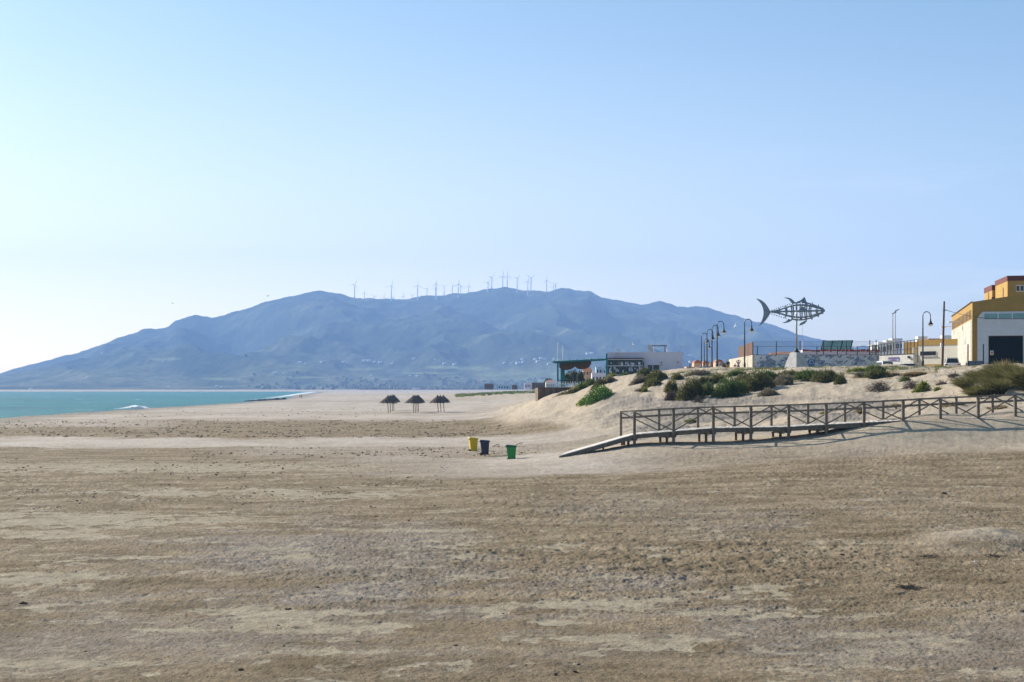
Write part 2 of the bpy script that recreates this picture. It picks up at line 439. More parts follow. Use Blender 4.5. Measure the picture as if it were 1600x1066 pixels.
# loose patches nearer the camera
patch = np.zeros_like(X)
for cx, cy, rx, ry, a in ((250, 730, 330, 9, 1), (330, 770, 240, 7, .8), (560, 772, 140, 9, .9), (150, 815, 260, 12, 1.0), (60, 835, 130, 8, 1), (60, 905, 120, 14, .9), (240, 872, 60, 4, 1),
                          (430, 958, 170, 7, 1), (420, 982, 90, 12, 1.1), (600, 980, 60, 7, 1.1), (260, 985, 50, 5, 1), (470, 1020, 50, 5, 1), (530, 1040, 400, 8, .5), (1160, 925, 130, 7, 1),
                          (960, 945, 220, 16, .8), (1040, 858, 90, 14, .6), (1250, 960, 150, 9, .8), (1330, 995, 200, 10, .6), (900, 1000, 120, 8, .9), (700, 905, 150, 7, .7), (820, 860, 260, 16, .55),
                          (640, 830, 120, 4, .8), (480, 870, 120, 5, .8), (880, 975, 60, 5, 1), (1060, 1010, 160, 14, .7), (1400, 1050, 250, 12, .6), (1250, 860, 90, 8, .5)):
    patch = np.maximum(patch, a * blob(cx, cy, rx, ry, 0.7))
n_fin = fbm(X / .55 + 31, Y / .6, 3, .65)
pale = sstep(0.0, 0.20, 0.54 * patch + 1.0 * n_str + 0.25 * n_mid + .62 * n_fin - 0.31 + .12 * (1 - sstep(300, 900, px)))
generic = sstep(0.05, 0.32, n_str + 0.35 * n_big + .5 * n_fin - .12) * sstep(745, 800, pyf) * 0.7
pale = np.maximum(pale, generic)
pale *= sstep(712, 735, pyf)
greyish = np.clip(blob(420, 860, 240, 26, .8) + blob(300, 940, 260, 24, .8) * .8 + blob(700, 930, 300, 30, .8) * .5 + blob(900, 1000, 500, 60, .8) * .55, 0, 1) * sstep(-0.25, 0.35, n_str + 0.3 * n_mid)
# dunes: clean sand, with gravelly grey patches
h_above = base
dune = np.clip(sstep(0.75, 1.25, base + 0.15 * n_mid) * (Y > 79), 0, 1)
dune = np.maximum(dune, sstep(.2, .5, base) * sstep(82, 86, Y) * sstep(845, 890, px) * (Y < 100))
far_dune = sstep(140, 175, Y) * sstep(690, 830, px) * sstep(0.2, 0.8, base) * (Y < 320)
dune = np.maximum(dune, far_dune)
shell = (Y > 88) * sstep(900, 960, px) * (1 - sstep(1400, 1470, px)) * sstep(0.5, 0.8, base) * (1 - sstep(3.3, 4.4, base + 0.7 * n_big)) * sstep(-0.22, 0.12, n_big + .5 * n_str) * sstep(91, 99, Y) * 0.8
lilac = np.clip(greyish * (Y < 80) + .55 * sstep(-.05, .3, n_big + .35 * n_str) * sstep(760, 830, pyf), 0, 1) * (.55 + .45 * sstep(-.3, .2, n_fin))
s_m = (px - shore_px(HY + (CH - SEA) * F / Y)) * Y / F
wet = np.clip(1 - sstep(3, 13, s_m + 2 * n_big), 0, 1) * (Y < 2500) * (Y > 120) * 0.75
mound = blob(1530, 853, 75, 13, .9)
dune = np.maximum(dune, mound * sstep(-.5, .1, n_mid) * .9)
crust = np.clip(1 - np.maximum.reduce([drift, dune, pale * 0.92]), 0, 1)
# lumps, footprints and ripples as real relief
res = np.maximum(Y * 0.0006, 0.01)
f3 = perlin(X / 0.52, Y / 0.56); f2 = perlin(X / 0.24 + 9, Y / 0.26); f1 = perlin(X / 0.11, Y / 0.12 + 5) * (1 - .8 * sstep(35, 60, Y)); f4 = perlin(X / 1.7, Y / 1.9)
clod = np.clip(np.maximum(f2, 0) * 1.3, 0, 1) ** 1.5 * sstep(-0.2, 0.35, f4 + 0.5 * n_mid)
foot = sstep(0.2, 0.5, perlin(X / 0.30 + 77, Y / 0.30)) * sstep(-0.15, 0.3, n_mid + 0.3 * f4)
amp = (0.35 + 0.65 * sstep(-0.3, 0.4, n_big + 0.4 * n_mid)) * (0.45 + 0.55 * sstep(120, 900, px)) ** 1.0
amp = np.where(pyf > 960, amp * (1 - 0.35 * sstep(960, 1060, pyf)), amp)
def plate(x, y, w=.09): return sstep(-w, w, perlin(x, y))      # low wind-cut steps in the crust
wx_, wy_ = .25 * n_wx, .25 * n_wy
rz_m = np.clip(blob(1120, 878, 360, 36, .7) + .8 * blob(860, 790, 130, 40, .8) + .6 * blob(1350, 760, 300, 25, .8) + .7 * blob(120, 765, 200, 30, .8), 0, 1)
plates = 0.012 * plate(X / .55 + wx_ + 3, Y / .60 + wy_) + 0.013 * plate(X / .25 + wx_ + 13, Y / .28 + wy_) + 0.011 * plate(X / .12 + 23, Y / .14, .14) * (1 - .6 * sstep(40, 80, Y)) + .008 * plate(X / .065 + 5, Y / .075, .2) * (1 - sstep(28, 50, Y))
big_pl = 0.030 * plate(X / .80 + wx_ + 43, Y / .90 + wy_) * sstep(-.1, .3, n_mid) + 0.026 * plate(X / .40 + wx_ + 53, Y / .46 + wy_)
micro = crust * ((0.55 + 0.45 * amp) * (1 - .45 * sstep(900, 1000, pyf)) * (plates * 1.45 + 0.012 * f3 + .006 * f1 + .006 * f2) + rz_m * (big_pl + .03 * clod - .02 * foot)) * (1 + .9 * sstep(60, 140, Y))
rip = perlin(X / 0.9 + 0.3 * n_mid, Y / 0.16)
micro += (1 - crust) * (0.012 * f2 + 0.02 * f3 + 0.006 * rip)
micro += shell * (Y > 85) * (0.06 * f2 + 0.05 * f1 + .05 * f3)
micro += 0.10 * n_big * sstep(30, 60, Y) + 0.03 * n_mid
micro += mound * 0.30 * (0.6 + 0.8 * np.clip(n_mid + .3, 0, 1))
dunes_rel = dune * sstep(93, 100, Y) * (0.42 * n_big + 0.24 * n_mid + 0.07 * f4 + .16 * np.maximum(0, n_str))
micro += dunes_rel
far_fade = 1 - 0.9 * sstep(350, 1200, Y)
Z = base + micro * far_fade * (Y < 2400)
V = np.stack([X, Y, Z], -1).reshape(-1, 3)
sand = sand_material()
ground = np_mesh('beach_ground', V, grid_faces(*X.shape), sand, smooth=True, attrs=[
    ('drift', 'POINT', drift), ('dune', 'POINT', dune), ('pale', 'POINT', pale), ('shell', 'POINT', shell), ('lilac', 'POINT', lilac), ('wet', 'POINT', wet)])
ground['kind'] = 'structure'; ground['label'] = 'windswept sandy beach rising to pale dunes on the right'
del V, X, Y, U, base, px, pyf, n_big, n_mid, n_str, f1, f2, f3, f4, clod, foot, rip, drift, pale, patch, dune, shell, wet, micro, Z, crust, amp

# ------------------------------------------------------------------ sea
def sea_material():
    m = bpy.data.materials.new('sea_water'); m.use_nodes = True
    n = m.node_tree.nodes; l = m.node_tree.links; b = n['Principled BSDF']
    tc = n.new('ShaderNodeTexCoord')
    def noise(scale, mp, det=5, rough=0.6):
        q = n.new('ShaderNodeMapping'); q.inputs['Scale'].default_value = mp; l.new(tc.outputs['Object'], q.inputs[0])
        z = n.new('ShaderNodeTexNoise'); z.inputs['Scale'].default_value = scale; z.inputs['Detail'].default_value = det; z.inputs['Roughness'].default_value = rough
        l.new(q.outputs[0], z.inputs[0]); return z.outputs['Fac']
    r = n.new('ShaderNodeValToRGB'); r.color_ramp.elements[0].position = 0.35; r.color_ramp.elements[1].position = 0.68
    r.color_ramp.elements[0].color = (0.013, 0.112, 0.132, 1); r.color_ramp.elements[1].color = (0.036, 0.215, 0.210, 1)
    l.new(noise(0.02, (0.5, 1, 1), 6), r.inputs[0])
    cr = n.new('ShaderNodeValToRGB'); cr.color_ramp.elements[0].position = 0.61; cr.color_ramp.elements[1].position = 0.70
    l.new(noise(0.30, (0.8, 0.10, 1), 7, 0.75), cr.inputs[0])
    mx = n.new('ShaderNodeMix'); mx.data_type = 'RGBA'; l.new(cr.outputs['Color'], mx.inputs[0])
    l.new(r.outputs['Color'], mx.inputs[6]); mx.inputs[7].default_value = (0.62, 0.70, 0.72, 1)
    l.new(mx.outputs[2], b.inputs['Base Color'])
    b.inputs['Roughness'].default_value = 0.4; b.inputs['Specular IOR Level'].default_value = 0.12
    bp = n.new('ShaderNodeBump'); bp.inputs['Strength'].default_value = 1.0; bp.inputs['Distance'].default_value = 0.9
    l.new(noise(0.35, (0.5, 1, 1), 6, 0.7), bp.inputs['Height']); l.new(bp.outputs[0], b.inputs['Normal'])
    return m
ur = np.concatenate([-np.linspace(3.0, 0.5, 60), np.linspace(-0.495, -0.10, 420)])
pr = np.concatenate([np.linspace(HY + 3.6, HY + 75, 330), np.linspace(HY + 80, HY + 260, 20)])
yy = ((CH - SEA) * F / (pr - HY))[::-1]
Y, U = np.meshgrid(yy, ur, indexing='ij'); X = U * Y
Z = SEA + (0.28 * perlin(X / 22, Y / 14) + 0.12 * perlin(X / 8, Y / 6)) * sstep(0, 60, (shore_px(HY + (CH - SEA) * F / Y) - (800 + F * U)) * Y / F)
sea = np_mesh('sea_water', np.stack([X, Y, Z], -1).reshape(-1, 3), grid_faces(*X.shape), sea_material(), smooth=True)
sea['kind'] = 'structure'; sea['label'] = 'choppy turquoise sea along the left shore'

# ------------------------------------------------------------------ mountain and its foothills
_ridge = np.array([(-900, 640), (-600, 622), (-300, 604), (-120, 594), (0, 584), (20, 577), (50, 569.5), (75, 563), (100, 556), (115, 553), (130, 549), (155, 541), (180, 530), (192, 526), (225, 514.5), (243, 513), (258, 513), (264, 510),
    (275, 500.5), (285, 498), (305, 493.5), (320, 494), (340, 495), (350, 493), (370, 486), (390, 480.5), (420, 470.5), (440, 466), (450, 464), (465, 461), (480, 458), (490, 455.5), (500, 455), (510, 455.5), (522, 457.5), (535, 461),
    (545, 464), (558, 466.5), (570, 466), (582, 467), (600, 468), (615, 467.5), (630, 466.5), (650, 464.5), (670, 463), (690, 461.5), (710, 459), (730, 457.5), (740, 456.5), (752, 453.5), (765, 451.5), (785, 449.5), (800, 450), (812, 451.5), (822, 454),
    (835, 453), (845, 454), (858, 455.5), (868, 453), (880, 451), (890, 451), (900, 453.5), (920, 455), (925, 457), (940, 463.5), (955, 468), (970, 470), (985, 473), (1000, 475.5), (1015, 474), (1030, 472), (1045, 473.5), (1060, 478),
    (1075, 480), (1090, 480), (1105, 479), (1115, 483), (1130, 488), (1150, 495), (1175, 500), (1190, 503), (1210, 508), (1230, 516), (1250, 523.5), (1270, 529), (1290, 532.5), (1310, 536), (1335, 543), (1350, 540), (1365, 544), (1390, 556),
    (1430, 566), (1500, 572), (1600, 580), (1800, 590), (2200, 600), (2600, 612), (3200, 625)], float)
D_R = 6600.0
def hill_z(x, y, noise_on=True):
    x = np.asarray(x, float); y = np.asarray(y, float)
    px = 800 + F * x / y
    rz = CH + (HY - np.interp(px, _ridge[:, 0], _ridge[:, 1])) * D_R / F
    foot = np.clip((y - 3120) / 600, -0.4, 1) * 4.5 + np.clip((y - 3500) / 1200, 0, 1) * 22
    t = np.clip((y - 3900) / (D_R - 3900), 0, 1)
    f = 0.25 * t + 0.75 * t ** 1.55
    back = np.clip((y - D_R) / 900, 0, 1)
    z = foot * (1 - t) + (rz) * f
    z = np.where(y > D_R, rz - (rz + 40) * back ** 1.2, z)
    if noise_on:
        wgt = 4 * t * (1 - t)
        rid = 1 - 2 * np.abs(fbm(x / 900 + 3 + 0.0003 * y, y / 1900 + 1, 4))
        z = z + wgt * (140 * (rid - 0.62) + 45 * fbm(x / 260, y / 420, 4)) * np.clip(rz / 300, 0.1, 1.2)
        z = z + 12 * fbm(x / 90, y / 120, 3) * np.clip(t * 4, 0, 1) * (1 - back) * np.clip(rz / 250, 0.1, 1) + 2.0 * np.maximum(0, perlin(x / 26, y / 90)) * (t > 0.02)
        z = z + 3 * fbm(x / 300, y / 300, 3) * np.clip((y - 3200) / 500, 0, 1) * (1 - t)
    return z
def hill_material():
    m = bpy.data.materials.new('hillside'); m.use_nodes = True
    n = m.node_tree.nodes; l = m.node_tree.links; b = n['Principled BSDF']
    b.inputs['Roughness'].default_value = 1.0; b.inputs['Specular IOR Level'].default_value = 0.05
    tc = n.new('ShaderNodeTexCoord')
    def noise(s, det=6, rough=.6):
        z = n.new('ShaderNodeTexNoise'); z.inputs['Scale'].default_value = s; z.inputs['Detail'].default_value = det; z.inputs['Roughness'].default_value = rough
        l.new(tc.outputs['Object'], z.inputs[0]); return z.outputs['Fac']
    def ramp(f, st):
        r = n.new('ShaderNodeValToRGB')
        while len(r.color_ramp.elements) < len(st): r.color_ramp.elements.new(.5)
        for e, (p, c) in zip(r.color_ramp.elements, st): e.position = p; e.color = (*c, 1)
        l.new(f, r.inputs[0]); return r.outputs['Color']
    def mix(f, a, c, mode='MIX'):
        x = n.new('ShaderNodeMix'); x.data_type = 'RGBA'; x.blend_type = mode
        if isinstance(f, float): x.inputs[0].default_value = f
        else: l.new(f, x.inputs[0])
        l.new(a, x.inputs[6]); l.new(c, x.inputs[7]); return x.outputs[2]
    def attr(a):
        q = n.new('ShaderNodeAttribute'); q.attribute_name = a; return q.outputs['Fac']
    wood = ramp(noise(0.004, 8, .65), [(.3, (.014, .028, .015)), (.5, (.040, .062, .030)), (.60, (.090, .110, .052)), (.72, (.18, .17, .095))])
    scrub = ramp(noise(0.014, 7, .7), [(.3, (.050, .070, .036)), (.48, (.12, .14, .065)), (.6, (.21, .20, .11)), (.75, (.32, .28, .17))])
    field = ramp(noise(0.008, 4), [(.3, (.15, .19, .08)), (.6, (.21, .235, .11)), (.8, (.27, .24, .15))])
    c = mix(attr('low'), wood, scrub)
    c = mix(attr('field'), c, field)
    c = mix(1.0, c, ramp(noise(0.05, 5, .7), [(.3, (.6, .6, .6)), (.7, (1.3, 1.3, 1.3))]), 'MULTIPLY')
    l.new(c, b.inputs['Base Color'])
    bp = n.new('ShaderNodeBump'); bp.inputs['Strength'].default_value = 0.8; bp.inputs['Distance'].default_value = 16
    l.new(noise(0.06, 6, .7), bp.inputs['Height']); l.new(bp.outputs[0], b.inputs['Normal'])
    return m
uh = np.concatenate([np.linspace(-1.3, -0.42, 50), np.linspace(-0.415, 0.415, 820), np.linspace(0.42, 1.3, 50)])
yh = np.concatenate([np.linspace(3060, 3900, 70), np.linspace(3915, 6560, 230), np.linspace(6575, 6640, 8), np.linspace(6660, 7350, 12)])
Y, U = np.meshgrid(yh, uh, indexing='ij'); X = U * Y
Z = hill_z(X, Y)
PX = 800 + F * U; PY = HY - (Z - CH) * F / Y
low = (1 - sstep(40, 120, Z + 25 * fbm(X / 400, Y / 400, 3))) * sstep(-.2, .25, fbm(X / 220 + 5, Y / 500, 3) + 0.12)
fld = np.zeros_like(X)
for cx, cy, rx, ry in ((900, 585, 95, 8), (790, 585, 70, 5), (740, 576, 30, 4), (690, 574, 45, 3), (560, 577, 50, 3.5), (600, 593, 60, 2.5), (660, 583, 70, 2), (820, 592, 60, 3), (480, 590, 40, 2), (255, 561, 40, 3), (350, 592, 35, 2.5)):
    fld = np.maximum(fld, 1 - sstep(.75, 1.1, np.hypot((PX - cx) / rx, (PY - cy) / ry) + 0.9 * fbm(X / 110, Y / 420, 4) + .15))
fld *= (Z < 170)
hills = np_mesh('hills', np.stack([X, Y, Z], -1).reshape(-1, 3), grid_faces(*X.shape), hill_material(), smooth=True, attrs=[('low', 'POINT', low), ('field', 'POINT', fld)])
hills['kind'] = 'structure'; hills['label'] = 'long wooded mountain blue with haze behind the bay'
# a fainter headland beyond its left end
xs_ = np.linspace(-4300, -2150, 60); ys_ = np.linspace(6700, 7500, 16)
Y, X = np.meshgrid(ys_, xs_, indexing='ij')
Z = -3 + (CH + 34 * 7100 / F) * np.clip(1 - ((X + 3000) / 750) ** 2, 0, 1) ** 0.7 * np.sin(np.clip((Y - 6700) / 800, 0, 1) * np.pi) + 6 * fbm(X / 300, Y / 300, 3)
head = np_mesh('headland', np.stack([X, Y, Z], -1).reshape(-1, 3), grid_faces(*X.shape), bpy.data.materials['hillside'], smooth=True)
head['kind'] = 'structure'; head['label'] = 'faint far headland at the left edge of the bay'

# ------------------------------------------------------------------ haze
hz = MB().box((0, 3700, 360), (26000, 7800, 728))
hm = bpy.data.materials.new('sea_haze'); hm.use_nodes = True
for q in list(hm.node_tree.nodes):
    if q.type == 'BSDF_PRINCIPLED': hm.node_tree.nodes.remove(q)
pv = hm.node_tree.nodes.new('ShaderNodeVolumePrincipled')
pv.inputs['Color'].default_value = (*HAZE_COLOR, 1)
pv.inputs['Density'].default_value = HAZE_DENSITY
pv.inputs['Density Attribute'].default_value = ''
pv.inputs['Anisotropy'].default_value = 0.0
hm.node_tree.links.new(pv.outputs[0], hm.node_tree.nodes['Material Output'].inputs['Volume'])
try: hm.cycles.homogeneous_volume = True
except Exception: pass
haze = hz.build('haze', hm)
haze['kind'] = 'stuff'; haze['label'] = 'pale blue sea haze over the bay'
# ------------------------------------------------------------------ materials of the built things
M = {}
M['mustard'] = mat('mustard_render', (0.335, 0.205, 0.048), .85, .10, 1.2, bump=.15)
M['mustard2'] = mat('mustard_paint', (0.375, 0.230, 0.055), .85, .08, 1.0)
M['maroon'] = mat('maroon_paint', (0.130, 0.036, 0.030), .8, .12, 2)
M['white'] = mat('white_paint', (0.74, 0.73, 0.70), .8, .06, 1.5, bump=.1)
M['cream'] = mat('cream_paint', (0.66, 0.63, 0.54), .85, .06, .8)
M['tile'] = None
M['dark_green'] = mat('dark_green_door', (0.004, 0.009, 0.011), .8, .25, 1.5, spec=.15)
M['teal'] = mat('teal_paint', (0.012, 0.150, 0.172), .6, .18, 2.5)
M['brownfab'] = mat('brown_canvas', (0.075, 0.050, 0.032), .95, .15, 4)
M['lilac'] = mat('whitewash', (0.66, 0.62, 0.72), .9, .05, .8)
M['iron'] = mat('black_iron', (0.008, 0.010, 0.016), .45, .2, 4)
M['lampglass'] = mat('frosted_bowl', (0.75, 0.74, 0.72), .3, .05, 4)
M['steel'] = mat('weathered_steel', (0.190, 0.240, 0.310), .5, .2, 1.4, metal=.15)
M['pole_steel'] = mat('pale_pole_steel', (0.36, 0.35, 0.34), .5, .15, 2, metal=.4)
M['concrete'] = mat('concrete', (0.42, 0.41, 0.40), .9, .16, 1.6, bump=.3, bscale=8)
M['wood_grey'] = mat('weathered_timber', (0.170, 0.136, 0.108), .85, .28, 6, bump=.3, bscale=30)
M['wood_deck'] = mat('bleached_deck_timber', (0.60, 0.55, 0.50), .85, .14, 5, bump=.3, bscale=20)
M['wood_support'] = mat('support_timber', (0.24, 0.165, 0.10), .85, .2, 5)
M['wood_brown'] = mat('brown_planks', (0.135, 0.082, 0.050), .85, .25, 3, bump=.3)
M['pole_wood'] = mat('utility_pole_wood', (0.10, 0.055, 0.036), .85, .2, 3)
M['slat'] = mat('reddish_slats', (0.115, 0.058, 0.034), .8, .2, 3)
M['glass'] = mat('window_glass', (0.022, 0.030, 0.040), .12, .2, 1, spec=.5)
M['glass_teal'] = mat('green_glazing', (0.17, 0.32, 0.33), .25, .12, .6, spec=.5)
M['solar'] = mat('collector_glass', (0.085, 0.17, 0.17), .3, .15, .7)
M['navy'] = mat('dark_blue_frame', (0.012, 0.022, 0.05), .5, .2, 2)
M['thatch'] = mat('thatch_straw', (0.135, 0.108, 0.082), .95, .35, 5)
M['thatch_pole'] = mat('thatch_pole_wood', (0.20, 0.150, 0.095), .9, .2, 5)
M['bin_yellow'] = mat('yellow_plastic', (0.66, 0.43, 0.018), .45, .05, 2)
M['bin_green'] = mat('green_plastic', (0.020, 0.230, 0.055), .45, .07, 2)
M['bin_green_lid'] = mat('dark_green_plastic', (0.012, 0.100, 0.036), .45, .07, 2)
M['bin_navy'] = mat('slate_blue_plastic', (0.030, 0.034, 0.062), .5, .08, 2)
M['rubber'] = mat('black_rubber', (0.012, 0.012, 0.014), .7, .1, 3)
M['handle'] = mat('grey_handle_plastic', (0.34, 0.36, 0.42), .4, .1, 3)
M['car_white'] = mat('white_car_paint', (0.60, 0.63, 0.66), .25, .03, 1, spec=.6)
M['car_blue'] = mat('blue_grey_car_paint', (0.055, 0.085, 0.145), .3, .05, 1, spec=.6)
M['car_silver'] = mat('silver_car_paint', (0.20, 0.23, 0.27), .3, .05, 1, spec=.6)
M['tail'] = mat('tail_lamp_red', (0.20, 0.012, 0.012), .3, .05, 1)
M['peach'] = mat('peach_render', (0.62, 0.38, 0.23), .9, .07, .8)
M['tileroof'] = mat('clay_tile_roof', (0.36, 0.15, 0.08), .9, .2, 1)
M['skyblue'] = mat('pale_blue_paint', (0.33, 0.50, 0.68), .8, .06, 1)
M['redtile'] = mat('faded_red_tile', (0.28, 0.060, 0.042), .9, .25, 1.5)
M['turbine'] = mat('turbine_white', (0.80, 0.80, 0.80), .5, .03, .1)
M['rock'] = mat('dark_wet_rock', (0.030, 0.032, 0.040), .8, .3, .5, bump=.5)
M['foam'] = mat('white_foam', (0.84, 0.86, 0.88), .9, .05, .5)
M['feather'] = mat('white_feather', (0.80, 0.80, 0.80), .8, .05, 4)
M['darkfeather'] = mat('dark_feather', (0.05, 0.05, 0.06), .8, .1, 4)
M['signplate'] = mat('lilac_sign_plate', (0.30, 0.30, 0.50), .6, .06, 3)
M['signtext'] = mat('purple_sign_letters', (0.115, 0.035, 0.12), .6, .06, 3)
M['red'] = mat('red_symbol', (0.22, 0.02, 0.02), .6, .1, 3)

def brick_mat(name, col, mortar, bw, bh, off=0.5, rough=.85, stain=None):
    if name in MATS: return MATS[name]
    m = bpy.data.materials.new(name); m.use_nodes = True
    n = m.node_tree.nodes; l = m.node_tree.links; b = n['Principled BSDF']; b.inputs['Roughness'].default_value = rough
    tc = n.new('ShaderNodeTexCoord'); sx = n.new('ShaderNodeSeparateXYZ'); l.new(tc.outputs['Object'], sx.inputs[0])
    ad = n.new('ShaderNodeMath'); l.new(sx.outputs['X'], ad.inputs[0]); l.new(sx.outputs['Y'], ad.inputs[1])
    cx = n.new('ShaderNodeCombineXYZ'); l.new(ad.outputs[0], cx.inputs['X']); l.new(sx.outputs['Z'], cx.inputs['Y'])
    br = n.new('ShaderNodeTexBrick'); br.offset = off; l.new(cx.outputs[0], br.inputs['Vector'])
    br.inputs['Color1'].default_value = (*col, 1); br.inputs['Color2'].default_value = (*[v * .9 for v in col], 1); br.inputs['Mortar'].default_value = (*mortar, 1)
    br.inputs['Scale'].default_value = 1; br.inputs['Brick Width'].default_value = bw; br.inputs['Row Height'].default_value = bh; br.inputs['Mortar Size'].default_value = .02
    out = br.outputs['Color']
    if stain:
        mp = n.new('ShaderNodeMapping'); mp.inputs['Scale'].default_value = (1.0, 1.0, .22); l.new(tc.outputs['Object'], mp.inputs[0])
        z = n.new('ShaderNodeTexNoise'); z.inputs['Scale'].default_value = 1.6; z.inputs['Detail'].default_value = 6; z.inputs['Roughness'].default_value = .7; l.new(mp.outputs[0], z.inputs[0])
        r = n.new('ShaderNodeValToRGB'); r.color_ramp.elements[0].position = .47; r.color_ramp.elements[1].position = .68; l.new(z.outputs['Fac'], r.inputs[0])
        mx = n.new('ShaderNodeMix'); mx.data_type = 'RGBA'; l.new(r.outputs['Color'], mx.inputs[0]); l.new(out, mx.inputs[6]); mx.inputs[7].default_value = (*stain, 1); out = mx.outputs[2]
    l.new(out, b.inputs['Base Color']); MATS[name] = m
    return m
M['tile'] = brick_mat('white_wall_tiles', (0.62, 0.63, 0.67), (0.55, 0.56, 0.60), .5, .3, 0)
M['tile_side'] = brick_mat('stained_white_tiles', (0.50, 0.48, 0.43), (0.34, 0.31, 0.25), .9, .55, 0, stain=(0.33, 0.26, 0.15))
M['whitebrick'] = brick_mat('white_painted_blocks', (0.74, 0.72, 0.67), (0.50, 0.47, 0.42), .4, .2, .5, stain=(.52, .47, .38))
M['planks'] = brick_mat('plank_wall', (0.125, 0.078, 0.050), (0.05, 0.032, 0.022), 2.4, .22, .4, stain=(.24, .18, .13))

def graffiti_mat():
    m = bpy.data.materials.new('graffiti_wall_paint'); m.use_nodes = True
    n = m.node_tree.nodes; l = m.node_tree.links; b = n['Principled BSDF']; b.inputs['Roughness'].default_value = .9
    tc = n.new('ShaderNodeTexCoord')
    def noise(s, sc_=(1, 1, 1), off=(0, 0, 0), det=5, ro=.65):
        mp = n.new('ShaderNodeMapping'); mp.inputs['Scale'].default_value = sc_; mp.inputs['Location'].default_value = off; l.new(tc.outputs['Object'], mp.inputs[0])
        z = n.new('ShaderNodeTexNoise'); z.inputs['Scale'].default_value = s; z.inputs['Detail'].default_value = det; z.inputs['Roughness'].default_value = ro; l.new(mp.outputs[0], z.inputs[0]); return z.outputs['Fac']
    def thr(f, a, c):
        r = n.new('ShaderNodeValToRGB'); r.color_ramp.elements[0].position = a; r.color_ramp.elements[1].position = c; l.new(f, r.inputs[0]); return r.outputs['Color']
    def mix(f, a, c):
        x = n.new('ShaderNodeMix'); x.data_type = 'RGBA'; l.new(f, x.inputs[0])
        for i, v in ((6, a), (7, c)):
            if isinstance(v, tuple): x.inputs[i].default_value = (*v, 1)
            else: l.new(v, x.inputs[i])
        return x.outputs[2]
    c = mix(thr(noise(.6), .4, .6), (.68, .68, .69), (.54, .56, .60))
    c = mix(thr(noise(.7, (1, 1, 1.6), (3, 1, 2)), .53, .57), c, (.24, .28, .33))
    c = mix(thr(noise(1.6, (1, 1, .9), (9, 4, 2), 3), .57, .59), c, (.12, .20, .34))
    c = mix(thr(noise(1.4, (1, 1, 1.3), (19, 8, 5), 3), .63, .65), c, (.10, .24, .20))
    c = mix(thr(noise(1.8, (1, 1, 1), (29, 3, 7), 4), .645, .66), c, (.34, .20, .24))
    c = mix(thr(noise(2.6, (1, 1, 2), (1, 13, 7), 4), .60, .63), c, (.16, .16, .18))
    c = mix(thr(noise(2.4, (1, 1, 2.5), (4, 3, 17), 4), .62, .66), c, (.68, .68, .68))
    l.new(c, b.inputs['Base Color']); MATS['graffiti'] = m
    return m
M['graffiti'] = graffiti_mat()
M['peeling'] = mat('peeling_whitewash', (0.50, 0.48, 0.41), .9, .2, 1.3, bump=.3, col2=(0.34, 0.29, 0.20))

def front(root, px, py=None, off=0.0):
    """Where a sight line through (px, py) meets the local plane y = off of a thing: local x and local z."""
    a = root.rotation_euler[2]; ca, sa = math.cos(a), math.sin(a)
    ox = root.location.x - sa * off; oy = root.location.y + ca * off
    u = (px - 800) / F
    s = (u * oy - ox) / (ca - u * sa)
    if py is None: return s
    Yw = oy + s * sa
    return s, CH + (HY - py) * Yw / F - root.location.z
def part(name, m, root, mb, **k):
    return mb.build(name, M[m] if isinstance(m, str) else m, root, **k)

# ------------------------------------------------------------------ yellow hall on the right
t = thing('yellow_hall', 'mustard yellow hall with white tiled front and large dark roller door', 'building', (51.8, 160, 6.6), R(-13.35))
L, D, Ht = 17.0, 33.0, 7.7
b = MB()
zap = Ht + .95
b.add([(0, 0, 0), (L, 0, 0), (L, 0, Ht + .55), (6.5, 0, zap), (0, 0, Ht), (0, D, 0), (L, D, 0), (L, D, Ht), (6.5, D, Ht + .5), (0, D, Ht)],
      [(0, 1, 2, 3, 4), (9, 8, 7, 6, 5), (5, 0, 4, 9), (1, 6, 7, 2), (4, 3, 8, 9), (3, 2, 7, 8), (0, 5, 6, 1)])
part('wall', 'mustard', t, b)
s0, zt = front(t, 1527, 487.5); s1 = front(t, 1535); zc = front(t, 1527, 497)[1]; sd0, dz = front(t, 1545, 525.5); sd1 = front(t, 1598)
b = MB().prism([(s0, -.06, 0.02), (sd0 - .05, -.06, 0.02), (sd0 - .05, -.06, zt), (s1, -.06, zt), (s0, -.06, zc)], (0, .055, 0))
b.prism([(sd0 - .05, -.06, dz + .05), (sd1 + .05, -.06, dz + .05), (sd1 + .05, -.06, zt), (sd0 - .05, -.06, zt)], (0, .055, 0))
b.prism([(sd1 + .05, -.06, 0.02), (L - .6, -.06, .02), (L - .6, -.06, zt), (sd1 + .05, -.06, zt)], (0, .055, 0))
part('tiled_front', 'tile', t, b)
b = MB().box(((sd0 + sd1) / 2, -.005, dz / 2), (sd1 - sd0, .05, dz))
for k in range(12): b.box(((sd0 + sd1) / 2, -.035, dz * (k + .5) / 12), (sd1 - sd0 - .1, .03, dz / 12 - .05))
dr = part('roller_door', 'dark_green', t, b)
wl, wz1 = front(t, 1537, 489.5); wz0 = front(t, 1537, 500)[1]
for k in range(5):
    a0 = wl + k * 1.52; f = part('window', 'lilac', t, MB().box((a0 + .76, -.085, (wz0 + wz1) / 2), (1.5, .05, wz1 - wz0)))
    part('pane', 'glass_teal', f, MB().box((a0 + .76, -.115, (wz0 + wz1) / 2), (1.38, .02, wz1 - wz0 - .12)))
part('coping', 'wood_brown', t, MB().bar((-.03, .1, Ht + .03), (-.03, D, Ht + .03), .2, .06))
b = MB().prism([(-.05, .4, .75), (-.05, D, .75), (-.05, D, Ht * .70 + .35), (-.05, .4, Ht * .70 + .35)], (.045, 0, 0))
part('side_cladding', 'tile_side', t, b)
